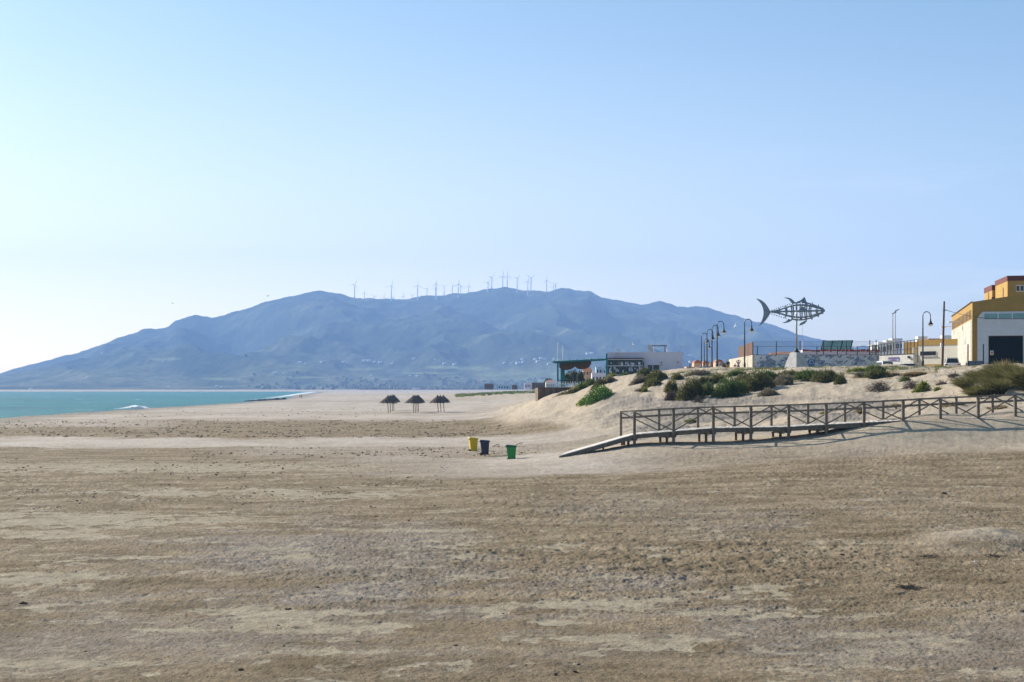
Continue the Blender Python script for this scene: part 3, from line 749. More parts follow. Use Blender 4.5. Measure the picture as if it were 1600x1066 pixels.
for k in range(15):
    y0 = 1.4 + k * 2.1
    part('side_window', 'wood_brown', t, MB().box((-.02, y0 + .6, Ht * .83), (.06, .85, 1.0)))
for y_ in (14.5, 29.0):
    part('floodlight', 'white', t, MB().bar((0, y_, Ht * .80), (-1.3, y_ - .3, Ht * .80), .07).box((-1.4, y_ - .3, Ht * .79), (.6, .9, .16)))
sgn = thing('warning_sign', 'small white warning plate with red figure on the dark roller door', 'sign', t.matrix_basis @ Vector((0, 0, 0)), R(-13.35))
sgn.location = (51.8, 160, 6.6)
a0, z0 = front(sgn, 1547.2, 555, -.06); a1, z1 = front(sgn, 1552.3, 548, -.06)
cxx, czz = (a0 + a1) / 2, (z0 + z1) / 2
part('plate', 'white', sgn, MB().box((cxx, -.075, czz), (a1 - a0, .02, z1 - z0)))
part('figure', 'red', sgn, MB().box((cxx, -.09, czz + .06), (.22, .012, .14)).lathe([(.045, -.006), (.045, .006)], (cxx, -.09, czz + .18), 8, M=Matrix.Rotation(R(90), 3, 'X')).bar((cxx - .1, -.09, czz - .05), (cxx + .1, -.09, czz - .05), .02, .06))
part('caption_strip', 'bin_yellow', sgn, MB().box((cxx, -.09, z0 + .075), (a1 - a0 - .06, .012, .12)))

# gate between dark posts before the hall
t = thing('metal_gate', 'low grey sheet gate hung between two tall dark posts before hall', 'gate', P(1512.5, HY, 156.5).xy.to_3d() + Vector((0, 0, 6.7)), R(-8))
s1 = front(t, 1536.5); zt = front(t, 1512.5, 538)[1]; zp = front(t, 1520, 564)[1]
for s_ in (0, s1): part('post', 'navy', t, MB().box((s_, 0, zt / 2 - .2), (.12, .12, zt + .4)))
for k in range(2):
    part('panel', 'car_blue', t, MB().box((s1 * (.25 + .5 * k), 0, zp / 2 - .2), (s1 / 2 - .12, .05, zp + .4)))
part('stay', 'navy', t, MB().box((s1 / 2, 0, zp / 2 - .2), (.08, .08, zp + .42)))

# ------------------------------------------------------------------ apartment blocks behind the hall
t = thing('apartment_block', 'yellow stair towers with maroon parapets rising behind the hall', 'building', (68.3, 196, 6.5), R(-9.5))
zt = CH + 177 * 196 / F - 6.5
part('wall', 'mustard2', t, MB().box((7, 5, (zt - .7) / 2), (14, 10, zt - .7)).box((2.2, 13.6, (zt - 1.1) / 2 - .1), (5.2, 7.0, zt - 1.3)))
part('parapet', 'maroon', t, MB().box((7, 5, zt - .35), (14.1, 10.1, .7)).box((2.2, 13.7, zt - .9), (5.3, 7.1, .75)))
part('recess_panel', 'maroon', t, MB().box((0.35, 10.07, zt / 2 - 1), (1.7, .03, zt - 2.6)))
for y_ in (3.3, 13.2):
    part('slit_window', 'wood_brown', t, MB().box((-.02 if y_ < 10 else -.42, y_, zt - 3.2), (.06, .5, 3.6)))
a0, z0 = front(t, 1587.5, 456); a1, z1 = front(t, 1599.5, 445.5)
for k in range(3):
    ax = (a0 + a1) / 2 + k * 3.2
    f = part('window', 'white', t, MB().box((ax, -.03, (z0 + z1) / 2), (a1 - a0, .08, z1 - z0)))
    part('pane', 'glass', f, MB().box((ax - .26, -.08, (z0 + z1) / 2), (.4, .02, z1 - z0 - .2)).box((ax + .26, -.08, (z0 + z1) / 2), (.4, .02, z1 - z0 - .2)))

# ------------------------------------------------------------------ low cream annex
t = thing('annex_building', 'low cream annex with mustard bands and one barred window', 'building', (P(1434, HY, 186).x, 186, 6.6), R(-52))
s1, z1 = front(t, 1499, 530.0); zb = front(t, 1440, 540)[1]; zs = front(t, 1440, 569.5)[1]; zt = front(t, 1434, 531.5)[1]
part('wall', 'cream', t, MB().box((s1 / 2, 4, zb / 2), (s1, 8, zb)))
part('fascia', 'mustard2', t, MB().box((s1 / 2, 3.98, (zb + zt) / 2), (s1 + .1, 8.1, zt - zb)))
part('skirt', 'mustard2', t, MB().box((s1 / 2, -.02, zs / 2), (s1, .06, zs)))
part('wing', 'mustard', t, MB().box((-1.6, 3.4, (zt - .15) / 2), (3.1, 4.0, zt - .15)))
a0, z0 = front(t, 1438.5, 556); a1, z1 = front(t, 1462, 549)
f = part('window', 'glass', t, MB().box(((a0 + a1) / 2, -.01, (z0 + z1) / 2), (a1 - a0, .06, z1 - z0)))
b = MB()
for k in range(13): b.box((a0 + (a1 - a0) * k / 12, -.07, (z0 + z1) / 2), (.035, .03, z1 - z0 + .05))
part('bars', 'iron', f, b)
part('sill', 'white', f, MB().box(((a0 + a1) / 2, -.08, z0 - .06), (a1 - a0 + .2, .14, .08)))

# ------------------------------------------------------------------ white block wall with its sign, pillar, stepped wall and railing
t = thing('block_wall', 'bright white block wall carrying a lilac sign, below iron railing', 'wall', (P(1374, HY, 178).x, 178, 6.5), R(-58))
s1, zr = front(t, 1427, 553.5); zl = front(t, 1374, 556)[1]
part('wall', 'whitebrick', t, MB().prism([(0, 0, 0), (s1, 0, 0), (s1, 0, zr), (0, 0, zl)], (0, .25, 0)))
part('coping', 'iron', t, MB().bar((0, .12, zl + .05), (s1, .12, zr + .05), .3, .08))
part('wall_lamp', 'iron', t, MB().box((front(t, 1420.5), -.1, zr - .35), (.2, .2, .28)))
wt = t
sg = thing('wall_sign', 'lilac notice board with two lines of purple capitals on white wall', 'sign', t.location.copy(), t.rotation_euler[2])
a0, z0 = front(sg, 1388.2, 564.7); a1, z1 = front(sg, 1404.8, 557.9)
part('board', 'signplate', sg, MB().box(((a0 + a1) / 2, -.04, (z0 + z1) / 2), (a1 - a0, .05, z1 - z0)))
def text_obj(name, s, size, loc, root, m, width=None, rot=(90, 0, 0)):
    c = bpy.data.curves.new(name, 'FONT'); c.body = s; c.size = size; c.align_x = 'CENTER'; c.align_y = 'CENTER'; c.extrude = .006
    o = bpy.data.objects.new(name, c); COL.objects.link(o)
    dg = bpy.context.evaluated_depsgraph_get(); dg.update()
    me = bpy.data.meshes.new_from_object(o.evaluated_get(dg)); bpy.data.objects.remove(o)
    o = bpy.data.objects.new(name, me); COL.objects.link(o); me.materials.append(M[m])
    o.parent = root; o.location = loc; o.rotation_euler = [R(a) for a in rot]
    if width:
        xs = [v.co.x for v in me.vertices]; k = width / (max(xs) - min(xs)); o.scale = (k, 1, 1)
    return o
hh = z1 - z0
text_obj('lettering', 'APARTAMENTOS', hh * .52, ((a0 + a1) / 2, -.075, z0 + hh * .73), sg, 'signtext', (a1 - a0) * .95)
text_obj('lettering', 'A VENDA', hh * .50, ((a0 + a1) / 2, -.075, z0 + hh * .27), sg, 'signtext', (a1 - a0) * .62)
t = thing('wall_pillar', 'slim white pillar ending the block wall beside the lamp', 'pillar', (P(1427.6, HY, 173.5).x, 173.5, 6.5), R(-10))
zt = front(t, 1427, 544)[1]
part('shaft', 'white', t, MB().box((0, .1, zt / 2), (.2, .2, zt)), bevel=.01)
part('cap', 'white', t, MB().box((0, .1, zt + .03), (.26, .26, .06)))
t = thing('stepped_wall', 'shaded white wall with ragged stepped end behind the lamp base', 'wall', (P(1429, HY, 174.5).x, 174.5, 6.5), R(4))
s1 = front(t, 1441); zt = front(t, 1429, 552)[1]
poly = [(0, 0, 0), (s1, 0, 0), (s1, 0, zt * .45), (s1 * .9, 0, zt * .5), (s1 * .9, 0, zt * .66), (s1 * .72, 0, zt * .7), (s1 * .72, 0, zt * .86), (s1 * .5, 0, zt * .9), (s1 * .5, 0, zt), (0, 0, zt)]
part('wall', 'whitebrick', t, MB().prism(poly, (0, .3, 0)))
t = thing('iron_railing', 'dark iron bar railing above the white walls beside the annex', 'fence', (P(1358, HY, 190).x, 190, 8.4))
e = P(1434, HY, 173.8) - Vector((t.location.x, t.location.y, 0)); e.z = 0
t.rotation_euler[2] = math.atan2(e.y, e.x); Ln = e.xy.length
zl = CH + (HY - 541) * 190 / F - 8.4; zr = CH + (HY - 530.5) * 173.8 / F - 8.4
zh = lambda s: zl + (zr - zl) * s / Ln
b = MB()
for fz in (.08, .5, 1.0): b.bar((0, 0, max(.1, zl * fz)), (Ln, 0, max(.1, zr * fz)), .07, .08)
part('rail', 'iron', t, b)
NB = 15
for k in range(NB + 1):
    s = Ln * k / NB
    part('bar', 'iron', t, MB().box((s, 0, zh(s) / 2 - .3), (.09, .07, zh(s) + .7)))

# ------------------------------------------------------------------ graffiti wall, screen, wire fence and what stands behind them
t = thing('graffiti_wall', 'long graffitied boundary wall in shade with a sunlit whitewashed end', 'wall', (P(1176, HY, 185).x, 185, 6.4))
Lw = P(1375, HY, 184).x - t.location.x; zt = front(t, 1176, 555)[1]
part('painted_face', 'graffiti', t, MB().box((Lw / 2, .15, zt / 2), (Lw, .3, zt)))
part('end_face', 'peeling', t, MB().prism([(-.03, -.02, 0), (1.0, 27, 0), (1.0, 27, zt), (-.03, -.02, zt)], (.25, 0, 0)))
part('coping', 'wood_brown', t, MB().box((Lw / 2 + .1, .15, zt + .03), (Lw - .2, .34, .06)))
b = MB(); c = front(t, 1268, 566)
for r0, r1 in ((.34, .46), (.0, .18)):
    n_ = 20; vs = []; fs = []
    for k in range(n_):
        a_ = 2 * math.pi * k / n_
        for rr in (r0, r1): vs.append((c[0] + rr * math.cos(a_), -.012, c[1] + rr * math.sin(a_)))
    for k in range(n_): fs.append((2 * k, 2 * k + 1, (2 * k + 3) % (2 * n_), (2 * k + 2) % (2 * n_)))
    b.add(vs, fs)
part('painted_ring', mat('blue_spray_paint', (.03, .16, .33), .8, .1), t, b)
gw = t
t = thing('slatted_screen', 'reddish brown slatted windbreak standing on the whitewashed wall end', 'screen', (P(1177, HY, 185).x - .05, 185.3, 6.4 + zt))
yl = 15.0; tr_ = front(t, 1177, 534)[1]; b = MB()
for k in range(46):
    y_ = yl * k / 46 + .1; hgt = tr_ - (tr_ - 1.45) * (k / 46)
    b.box((y_ * .037, y_, hgt / 2), (.05, .24, hgt))
part('slats', 'slat', t, b)
for y_ in (0.05, yl / 2, yl): part('post', 'wood_brown', t, MB().box((y_ * .037 + .07, y_, tr_ / 2 - .1), (.1, .1, tr_ + .1 - (tr_ - 1.4) * y_ / yl)))
part('rail', 'wood_brown', t, MB().bar((.06, 0, .5), (.06 + yl * .037, yl, .4), .08).bar((.06, 0, tr_ - .25), (.06 + yl * .037, yl, 1.2), .08))

t = thing('wire_fence', 'tall thin wire mesh fence on posts above the graffiti wall', 'fence', (P(1177, HY, 186).x, 186, 8.85))
Lw = P(1372, HY, 186).x - t.location.x; zt = front(t, 1250, 533.5)[1]; zm = front(t, 1250, 541.5)[1]
for q, hq in ((1183.5, zm), (1213, zt), (1250, zt), (1276.5, zm), (1286.5, zt), (1308.5, zm), (1322.5, zt), (1339.5, zm), (1359, zt + .15), (1369, zt + .2)):
    part('post', 'iron', t, MB().box((front(t, q), 0, hq / 2), (.09, .09, hq)))
b = MB()
for fz in np.linspace(.05, 1, 15): b.bar((0, .06, zt * fz), (Lw, .06, zt * fz), .010)
for k in range(150): b.bar((Lw * k / 150, .075, 0), (Lw * k / 150, .075, zt), .008)
b.bar((0, .05, zm), (Lw, .05, zm), .03).bar((0, .05, zt), (Lw, .05, zt), .022)
part('wire_mesh', 'navy', t, b)

t = thing('tiled_outbuilding', 'long low white outbuilding with broken red tile edge behind wire fence', 'building', (P(1254, HY, 200).x, 200, 6.4))
Lw = P(1376, HY, 200).x - t.location.x; zt = front(t, 1300, 547)[1]
part('wall', 'lilac', t, MB().box((Lw / 2, 2, zt / 2), (Lw, 4, zt)))
b = MB(); s = 0
while s < Lw - .3:
    wd = random.uniform(.25, .8); b.box((s + wd / 2, -.06, zt - random.uniform(.02, .12)), (wd * .92, .12, random.uniform(.18, .36))); s += wd + random.uniform(0, .14)
part('tile_edge', 'redtile', t, b)

t = thing('solar_collector', 'three tilted green glass solar collectors in a dark frame', 'solar panel', (P(1282.5, HY, 203).x, 203, 0), R(-27))
t.location.z = CH + (HY - 548) * 203 / F
wpan, ln_, tau = 1.42, 1.95, R(48)
pan = Matrix.Rotation(tau, 4, 'X')
part('frame', 'navy', t, MB().box((wpan * 1.5, ln_ / 2, 0), (wpan * 3 + .1, ln_, .07), pan).box((.4, .9, -.8), (.1, .1, 1.9)).box((wpan * 3 - .4, .9, -.8), (.1, .1, 1.9)))
for k in range(3):
    part('collector', 'solar', t, MB().box((wpan * (k + .5), ln_ / 2, .05), (wpan - .2, ln_ - .12, .03), pan))

def house(px0, px1, pyt, pyb, d, wm, label, rz=0, roof='flat', rm='tileroof', depth=None, wins=3, group=None, name='house', floors=1, gap=0, wm2='glass'):
    rz = R(rz)
    t = thing(name, label, 'house', (P(px0, HY, d).x, d, CH + (HY - pyb) * d / F - .6), rz, group)
    L_ = front(t, px1); h_ = front(t, px0, pyt)[1]; dp = depth or max(3, L_ * .8)
    rh = 0
    if roof == 'gable': rh = min(1.6, h_ * .3)
    hw = h_ - rh
    part('wall', wm, t, MB().box((L_ / 2, dp / 2, hw / 2), (L_, dp, hw)))
    if roof == 'gable':
        b = MB().prism([(-.2, -.2, hw), (-.2, dp / 2, h_), (-.2, dp + .2, hw)], (L_ + .4, 0, 0))
        part('roof', rm, t, b)
    elif roof == 'hip':
        b = MB().add([(-.2, -.2, hw), (L_ + .2, -.2, hw), (L_ + .2, dp + .2, hw), (-.2, dp + .2, hw), (L_ * .3, dp / 2, h_ + .8), (L_ * .7, dp / 2, h_ + .8)], [(0, 1, 5, 4), (1, 2, 5), (2, 3, 4, 5), (3, 0, 4), (3, 2, 1, 0)])
        part('roof', rm, t, b)
    elif roof == 'arch':
        n_ = 10; vs = [(L_ / 2 - L_ / 2 * math.cos(math.pi * k / n_), -.03, hw - .02 + L_ * .42 * math.sin(math.pi * k / n_)) for k in range(n_ + 1)]
        part('roof', rm, t, MB().prism(vs, (0, dp + .06, 0)))
    else:
        part('parapet', wm if rm == 'tileroof' else rm, t, MB().box((L_ / 2, dp / 2, h_ + .06), (L_ + .12, dp + .12, .2)))
    for fl in range(floors):
        for k in range(wins):
            part('window', wm2, t, MB().box((L_ * (k + .5) / wins, -.01, hw * (fl + .55) / floors), (min(.9, L_ / wins * .45), .06, min(1.1, hw / floors * .4))))
    return t
house(1206, 1219, 551, 556, 330, 'white', 'white house with clay roof behind the fence, left of the pair', roof='gable', wins=2)
house(1219, 1236, 549.5, 556, 340, 'white', 'wider white house with clay roof right beside fish sculpture post', roof='gable', wins=3)
for i, (a0, a1, yt, d, m_, rf, lb) in enumerate((
        (1363, 1371, 540, 300, 'cream', 'flat', 'small cream town block seen through the left railing bars'),
        (1372, 1385, 536, 310, 'white', 'flat', 'wide white town block with window rows behind the iron railing'),
        (1385, 1394, 533, 320, 'cream', 'flat', 'cream flat roofed town block left of the twin tall lights'),
        (1394, 1410, 530, 330, 'lilac', 'flat', 'grey white town block directly behind the twin tall lights'),
        (1434.5, 1449, 526.5, 420, 'cream', 'flat', 'distant cream apartment block above annex roof left of pole'),
        (1451, 1473, 530, 400, 'tileroof', 'flat', 'low reddish rooftops above the annex beside the leaning pole'),
        (1474, 1489, 525, 410, 'white', 'flat', 'distant white block above the annex between pole and hall'))):
    house(a0, a1, yt, 575, d, m_, lb, roof=rf, wins=4 if i < 4 else 2, floors=2)

# ------------------------------------------------------------------ fish sculpture
FD = 165.0
FP = P(1244.6, 577, FD); k_ = S(FD)
t = thing('fish_sculpture', 'large openwork steel fish sculpture on a pole and concrete plinth', 'sculpture', (FP.x, FD, 6.6))
def fp(x, y, off=0.0):      # outline coordinates measured on an enlargement: 12.9 units to a photo pixel
    px = 1176 + x / 12.9; py = 460 + y / 12.9
    return Vector(((px - 1244.6) * k_, off, CH + (HY - py) * k_ - 6.6))
zb = CH + (HY - 551) * k_ - 6.6
hb, ht = 1.22, .52
Mr = Matrix.Rotation(R(34), 4, 'Z')
q = lambda h, z: [Mr @ Vector((sx * h, sy * h, z)) for sx, sy in ((-1, -1), (1, -1), (1, 1), (-1, 1))]
part('plinth', 'concrete', t, MB().hexa(q(hb, -.4), q(ht, zb)), bevel=.03)
part('collar', 'iron', t, MB().lathe([(.42, zb), (.38, zb + .08), (.2, zb + .3), (.12, zb + .5)], n=12))
part('pole', 'pole_steel', t, MB().lathe([(.105, zb), (.10, fp(885, 160).z)], n=12), smooth=True)
FT = {}
def fin(name, pts, th=.07):
    return part(name, 'steel', t, MB().prism([fp(x, y, -th / 2) for x, y in pts], (0, th, 0)))
fin('tail_fin', [(65, 86), (118, 96), (185, 126), (250, 178), (308, 255), (345, 325), (372, 352), (345, 402), (310, 462), (258, 532), (190, 600), (92, 650), (150, 590), (188, 520), (213, 435), (220, 350), (205, 270), (175, 200), (130, 140)], .10)
fin('dorsal_fin', [(622, 68), (700, 63), (772, 85), (822, 125), (860, 172), (855, 184), (778, 184), (765, 150), (730, 107), (680, 82)])
fin('dorsal_fin', [(885, 152), (950, 130), (1000, 95), (1040, 46), (1068, 100), (1086, 182), (1072, 160), (960, 150)])
fin('anal_fin', [(588, 572), (655, 556), (700, 520), (715, 496), (802, 516), (772, 542), (720, 566), (650, 582)])
fin('pelvic_fin', [(932, 636), (958, 582), (1010, 555), (1085, 518), (1098, 535), (1060, 582), (1000, 616)])
part('pectoral_fin', 'steel', t, MB().prism([fp(x, y, -.62) for x, y in [(905, 318), (950, 275), (1000, 256), (1052, 285), (1052, 326), (985, 322)]], (0, .06, 0)))
ax = lambda x: 352 - 22 * (x - 370) / 1050
prof = np.array([(370, 6), (455, 24), (545, 52), (680, 112), (810, 160), (890, 174), (975, 178), (1065, 168), (1160, 143), (1300, 92), (1400, 46), (1425, 26)], float)
hp = lambda x: float(np.interp(x, prof[:, 0], prof[:, 1]))
for ang in range(0, 360, 45):
    cs, sn = math.cos(R(ang)), math.sin(R(ang))
    x0 = 780 if ang in (90, 270) else 372
    pts = [fp(x, ax(x) - sn * hp(x), cs * hp(x) * k_ / 12.9 * .55) for x in np.linspace(x0, 1425, 22)]
    part('long_bar', 'steel', t, MB().tube(pts, .085, 6))
for x, bow, ex in ((545, -10, 1.05), (680, -28, 1.05), (805, -20, 1.02), (975, 0, 1.02), (1068, 14, 1.05), (1150, 48, 1.12), (1292, 34, 1.2), (1402, 10, 1.3)):
    pts = []
    for k in range(24):
        a_ = 2 * math.pi * k / 24; sn, cs = math.sin(a_), math.cos(a_)
        pts.append(fp(x + bow * (sn * sn), ax(x) - sn * hp(x) * ex, cs * hp(x) * k_ / 12.9 * .6))
    part('rib', 'steel', t, MB().tube(pts + [pts[0], pts[1]], .085, 6, cap=False))
for i in range(9):
    x = 385 + i * 44.5; y = 318 - i * 15.5
    part('finlet', 'steel', t, MB().prism([fp(x - 14, y + 16, -.03), fp(x + 18, y + 8, -.03), fp(x + 2, y - 16, -.03)], (0, .06, 0)))
for i in range(7):
    x = 388 + i * 47; y = 400 + i * 15
    part('finlet', 'steel', t, MB().prism([fp(x - 14, y - 16, -.03), fp(x + 18, y - 8, -.03), fp(x + 2, y + 16, -.03)], (0, .06, 0)))
part('snout', 'steel', t, MB().lathe([(.01, -.3), (.16, -.2), (.2, 0), (.15, .15), (.01, .22)], fp(1425, 328), 8, M=Matrix.Rotation(R(90), 3, 'Y')))

# ------------------------------------------------------------------ street lamps along the promenade
def make_lamp(label, loc):
    t = thing('street_lamp', label, 'street lamp', loc, 0, 'hooped street lamps along the promenade')
    part('base', 'iron', t, MB().lathe([(.2, 0), (.2, .1), (.14, .25), (.16, .9), (.11, 1.1)], n=10))
    pts = [(0, 0, 1.0), (0, 0, 3.8), (0, 0, 6.4)] + [(.46 - .46 * math.cos(a_), 0, 6.4 + .5 * math.sin(a_)) for a_ in np.linspace(.15, math.pi * .97, 12)] + [(.93, 0, 6.05)]
    part('pole', 'iron', t, MB().tube(pts, [.1, .09, .06] + [.05] * 13, 8))
    part('shade', 'iron', t, MB().lathe([(.03, 6.1), (.07, 6.05), (.09, 5.85), (.17, 5.6), (.34, 5.38), (.34, 5.34)], (.93, 0, 0), 14))
    part('bowl', 'lampglass', t, MB().lathe([(.30, 5.34), (.27, 5.24), (.16, 5.16), (.02, 5.13)], (.93, 0, 0), 14))
    return t
lamps = ((1163.5, 190, 'lone hooped street lamp standing before the slatted screen'), (1120.5, 196, 'tallest lamp of the close row left of people'), (1112.5, 209, 'second tallest hooped lamp in the close row'),
         (1104.7, 223, 'third hooped lamp in the close row of lamps'), (1096.0, 238, 'leftmost hooped lamp in the close row of lamps'), (1100.4, 268, 'small farther lamp showing between the row of lamps'),
         (1442, 172, 'lone hooped street lamp beside the annex window'), (1260.5, 318, 'far lamp showing only its hoop over outbuilding'))
lamp0 = None
for q, d, lb in lamps:
    loc = (P(q, HY, d).x, d, 6.95 if d < 300 else 6.4)
    if lamp0 is None: lamp0 = make_lamp(lb, loc)
    else: dup(lamp0, loc, 0, lb)
for q, d, yt, lb in ((1394.9, 228, 490.5, 'left and shorter of twin tall grey road lights'), (1398.8, 231, 486.5, 'right and taller of twin tall grey road lights')):
    t = thing('road_light', lb, 'road light', (P(q, HY, d).x, d, 6.8), 0, 'twin tall road lights')
    zt = front(t, q, yt)[1]
    part('pole', 'pole_steel', t, MB().tube([(0, 0, 0), (0, 0, zt)], [.11, .06], 8))
    part('arm', 'pole_steel', t, MB().tube([(0, 0, zt), (.5, 0, zt + .22)], .04, 6))
    part('lamp_head', 'iron', t, MB().bar((-.1, 0, zt + .0), (.6, 0, zt + .33), .22, .10))
t = thing('utility_pole', 'bare leaning brown timber utility pole left of the car', 'utility pole', (P(1472.3, HY, 164).x, 164, 6.6))
tp = P(1475.4, 471, 164) - Vector(t.location)
part('shaft', 'pole_wood', t, MB().tube([(0, 0, 0), tp], [.15, .10], 10))
part('insulator_box', 'lilac', t, MB().box(tp * .37 + Vector((-.2, 0, 0)), (.18, .2, .5)))
part('bracket', 'iron', t, MB().bar(tp * .87 - Vector((.15, 0, 0)), tp * .87 + Vector((.3, 0, 0)), .06))
c0 = P(1475, 483.5, 164); pts = [c0, P(1492, 488.8, 163), P(1510, 493, 161), P(1530, 496.5, 159.5), P(1560, 498.3, 158.4), P(1605, 498.5, 157.0)]
o = MB().tube(pts, .028, 5).build('overhead_cable', M['iron']); tag(o, 'black cable sagging from the leaning pole to the hall front', 'cable')
t = thing('thin_mast', 'thin whitish aerial mast behind the fish sculpture pole', 'mast', (P(1253.8, HY, 210).x, 210, 6.8))
part('shaft', 'lilac', t, MB().tube([(0, 0, 0), (0, 0, front(t, 1254, 532)[1])], .07, 6)); part('whip', 'iron', t, MB().tube([(0, 0, front(t, 1254, 532)[1]), (0, 0, front(t, 1254, 508)[1])], .012, 5))

# ------------------------------------------------------------------ cars
def make_car(label, loc, rz, paint, estate=True, h=1.62, group=None):
    """A hatchback or estate; local x is across, local -y is the rear, origin on the ground under the rear bumper."""
    t = thing('parked_car', label, 'car', loc, rz, group)
    W, Ln = 1.82, 4.3
    def loft(secs, m_, name, parent=t):
        b = MB(); n_ = len(secs[0]); vs = [v for s_ in secs for v in s_]; fs = []
        for i in range(len(secs) - 1):
            for k in range(n_): fs.append((i * n_ + k, i * n_ + (k + 1) % n_, (i + 1) * n_ + (k + 1) % n_, (i + 1) * n_ + k))
        fs.append(tuple(range(n_))); fs.append(tuple(range((len(secs) - 1) * n_, len(secs) * n_)))
        b.add(vs, fs); return part(name, m_, parent, b, bevel=.05)
    def sec(y, w_, z0, z1, c=.12):
        w_ /= 2; return [(-w_ + c, y, z0), (w_ - c, y, z0), (w_, y, z0 + c), (w_, y, z1 - c), (w_ - c, y, z1), (-w_ + c, y, z1), (-w_, y, z1 - c), (-w_, y, z0 + c)]
    loft([sec(0, W * .93, .38, .98), sec(.15, W, .25, 1.02), sec(2.2, W, .22, 1.0), sec(3.2, W, .24, .97), sec(4.1, W * .95, .28, .82), sec(Ln, W * .86, .38, .68)], paint, 'body')
    def cab(y, w0, w1, z0, z1): return [(-w0 / 2, y, z0), (w0 / 2, y, z0), (w1 / 2, y, z1), (w1 / 2 - .12, y, z1 + .04), (-w1 / 2 + .12, y, z1 + .04), (-w1 / 2, y, z1)]
    r0 = .18 if estate else .55
    b = MB(); secs = [[(-.84, .1, .98), (.84, .1, .98), (.62, r0 + .25, h - .1), (-.62, r0 + .25, h - .1)], ]
    vs = [(-.84, .1, .98), (.84, .1, .98), (.84, 3.15, .97), (-.84, 3.15, .97), (-.64, r0 + .3, h - .05), (.64, r0 + .3, h - .05), (.64, 2.1, h - .02), (-.64, 2.1, h - .02)]
    part('cabin', paint, t, MB().hexa(vs[:4], vs[4:]), bevel=.06)
    part('roof', paint, t, MB().box((0, (r0 + .3 + 2.1) / 2, h - .01), (1.3, 1.8 - r0 + .1, .07)), bevel=.03)
    def lerp(a, b_, f): return Vector(a) + (Vector(b_) - Vector(a)) * f
    def pane(name, a, b_, c, d, lo, hi, inset=.06):
        A, B_, C, D_ = [Vector(v) for v in (a, b_, c, d)]
        p = [lerp(lerp(A, B_, inset), lerp(D_, C, inset), lo), lerp(lerp(A, B_, 1 - inset), lerp(D_, C, 1 - inset), lo), lerp(lerp(A, B_, 1 - inset), lerp(D_, C, 1 - inset), hi), lerp(lerp(A, B_, inset), lerp(D_, C, inset), hi)]
        nn = (p[1] - p[0]).cross(p[3] - p[0]).normalized()
        part(name, 'glass', t, MB().prism([v + nn * .012 for v in p], -nn * .03))
    pane('rear_window', vs[0], vs[1], vs[5], vs[4], .12, .9, .08)
    pane('windscreen', vs[2], vs[3], vs[7], vs[6], .1, .9)
    pane('side_window', vs[3], vs[0], vs[4], vs[7], .12, .88, .08)
    pane('side_window', vs[1], vs[2], vs[6], vs[5], .12, .88, .08)
    for sx in (-1, 1):
        part('tail_lamp', 'tail', t, MB().box((sx * .72, .0, .86), (.36, .12, .13)))
        part('mirror', paint, t, MB().box((sx * 1.0, 2.75, 1.02), (.2, .14, .14)), bevel=.03)
        for y_ in (.8, 3.45):
            wh = part('wheel', 'rubber', t, MB().lathe([(.2, -.1), (.31, -.1), (.32, 0), (.31, .1), (.2, .1)], (sx * .8, y_, .32), 14, M=Matrix.Rotation(R(90), 3, 'Y')))
            part('rim', 'pole_steel', wh, MB().lathe([(.19, -.115), (.19, .115)], (sx * .8, y_, .32), 10, M=Matrix.Rotation(R(90), 3, 'Y')))
    part('number_plate', 'white', t, MB().box((0, -.03, .72), (.5, .02, .12)))
    part('bumper', 'car_silver', t, MB().box((0, .02, .42), (1.6, .14, .16)), bevel=.03)
    return t
gpk = 'cars parked along the promenade'
make_car('white estate car seen from behind, parked between pole and yellow hall', (P(1488.5, HY, 167).x, 167, 6.52), R(-14), 'car_white', h=1.66)
make_car('grey car roof showing over dune below the graffiti wall', (P(1205, HY, 178).x, 178, 5.85), R(-84), 'car_silver', False, 1.5, gpk)
make_car('blue car roof peeping over the dune left of white wall', (P(1338, HY, 180).x, 180, 5.75), R(-86), 'car_blue', False, 1.5, gpk)
make_car('dark blue car roof peeping in front of the lilac sign wall', (P(1399, HY, 170), )[0].xy.to_3d() + Vector((0, 0, 6.05)), R(-86), 'car_blue', False, 1.45, gpk)
make_car('small white van roof beside the dune bush below lilac sign', (P(1389.5, HY, 171), )[0].xy.to_3d() + Vector((0, 0, 6.02)), R(10), 'car_white', True, 1.85, gpk)
make_car('white car parked beyond the lamp row, left of the pair', (P(1089, HY, 242).x, 242, 6.9), R(-75), 'car_white', False, 1.5, gpk)
make_car('dark blue car parked beyond lamp row, beside the white one', (P(1097.5, HY, 236).x, 236, 6.7), R(-20), 'car_blue', False, 1.5, gpk)
# ------------------------------------------------------------------ beach bar with its terrace
t = thing('beach_bar', 'whitewashed flat roofed beach bar with glazed front and dark doorway', 'building', (P(950, HY, 192).x, 192, 4.6), R(-7))
s1, zt = front(t, 1067, 551.5)
part('wall', 'lilac', t, MB().box((s1 / 2, 4, zt / 2), (s1, 8, zt)))
part('parapet', 'lilac', t, MB().box((s1 / 2, 4, zt + .05), (s1 + .12, 8.12, .1)))
ga, gzt = front(t, 950.5, 562); gb, gzb = front(t, 1004, 586)
f = part('glazed_front', 'glass', t, MB().box(((ga + gb) / 2, -.5, (gzt + gzb) / 2), (gb - ga, 1.0, gzt - gzb)))
b = MB()
zmid = front(t, 960, 572)[1]
for z_, h_ in ((gzt, .10), (zmid, .10), (gzb, .1)): b.box(((ga + gb) / 2, -1.04, z_), (gb - ga + .1, .08, h_))
part('white_rail', 'lilac', f, b)
b = MB()
for k in range(7): b.box((ga + (gb - ga) * k / 6, -1.03, (gzt + gzb) / 2), (.06, .06, gzt - gzb))
part('mullion', 'teal', f, b)
b = MB(); random.seed(3)
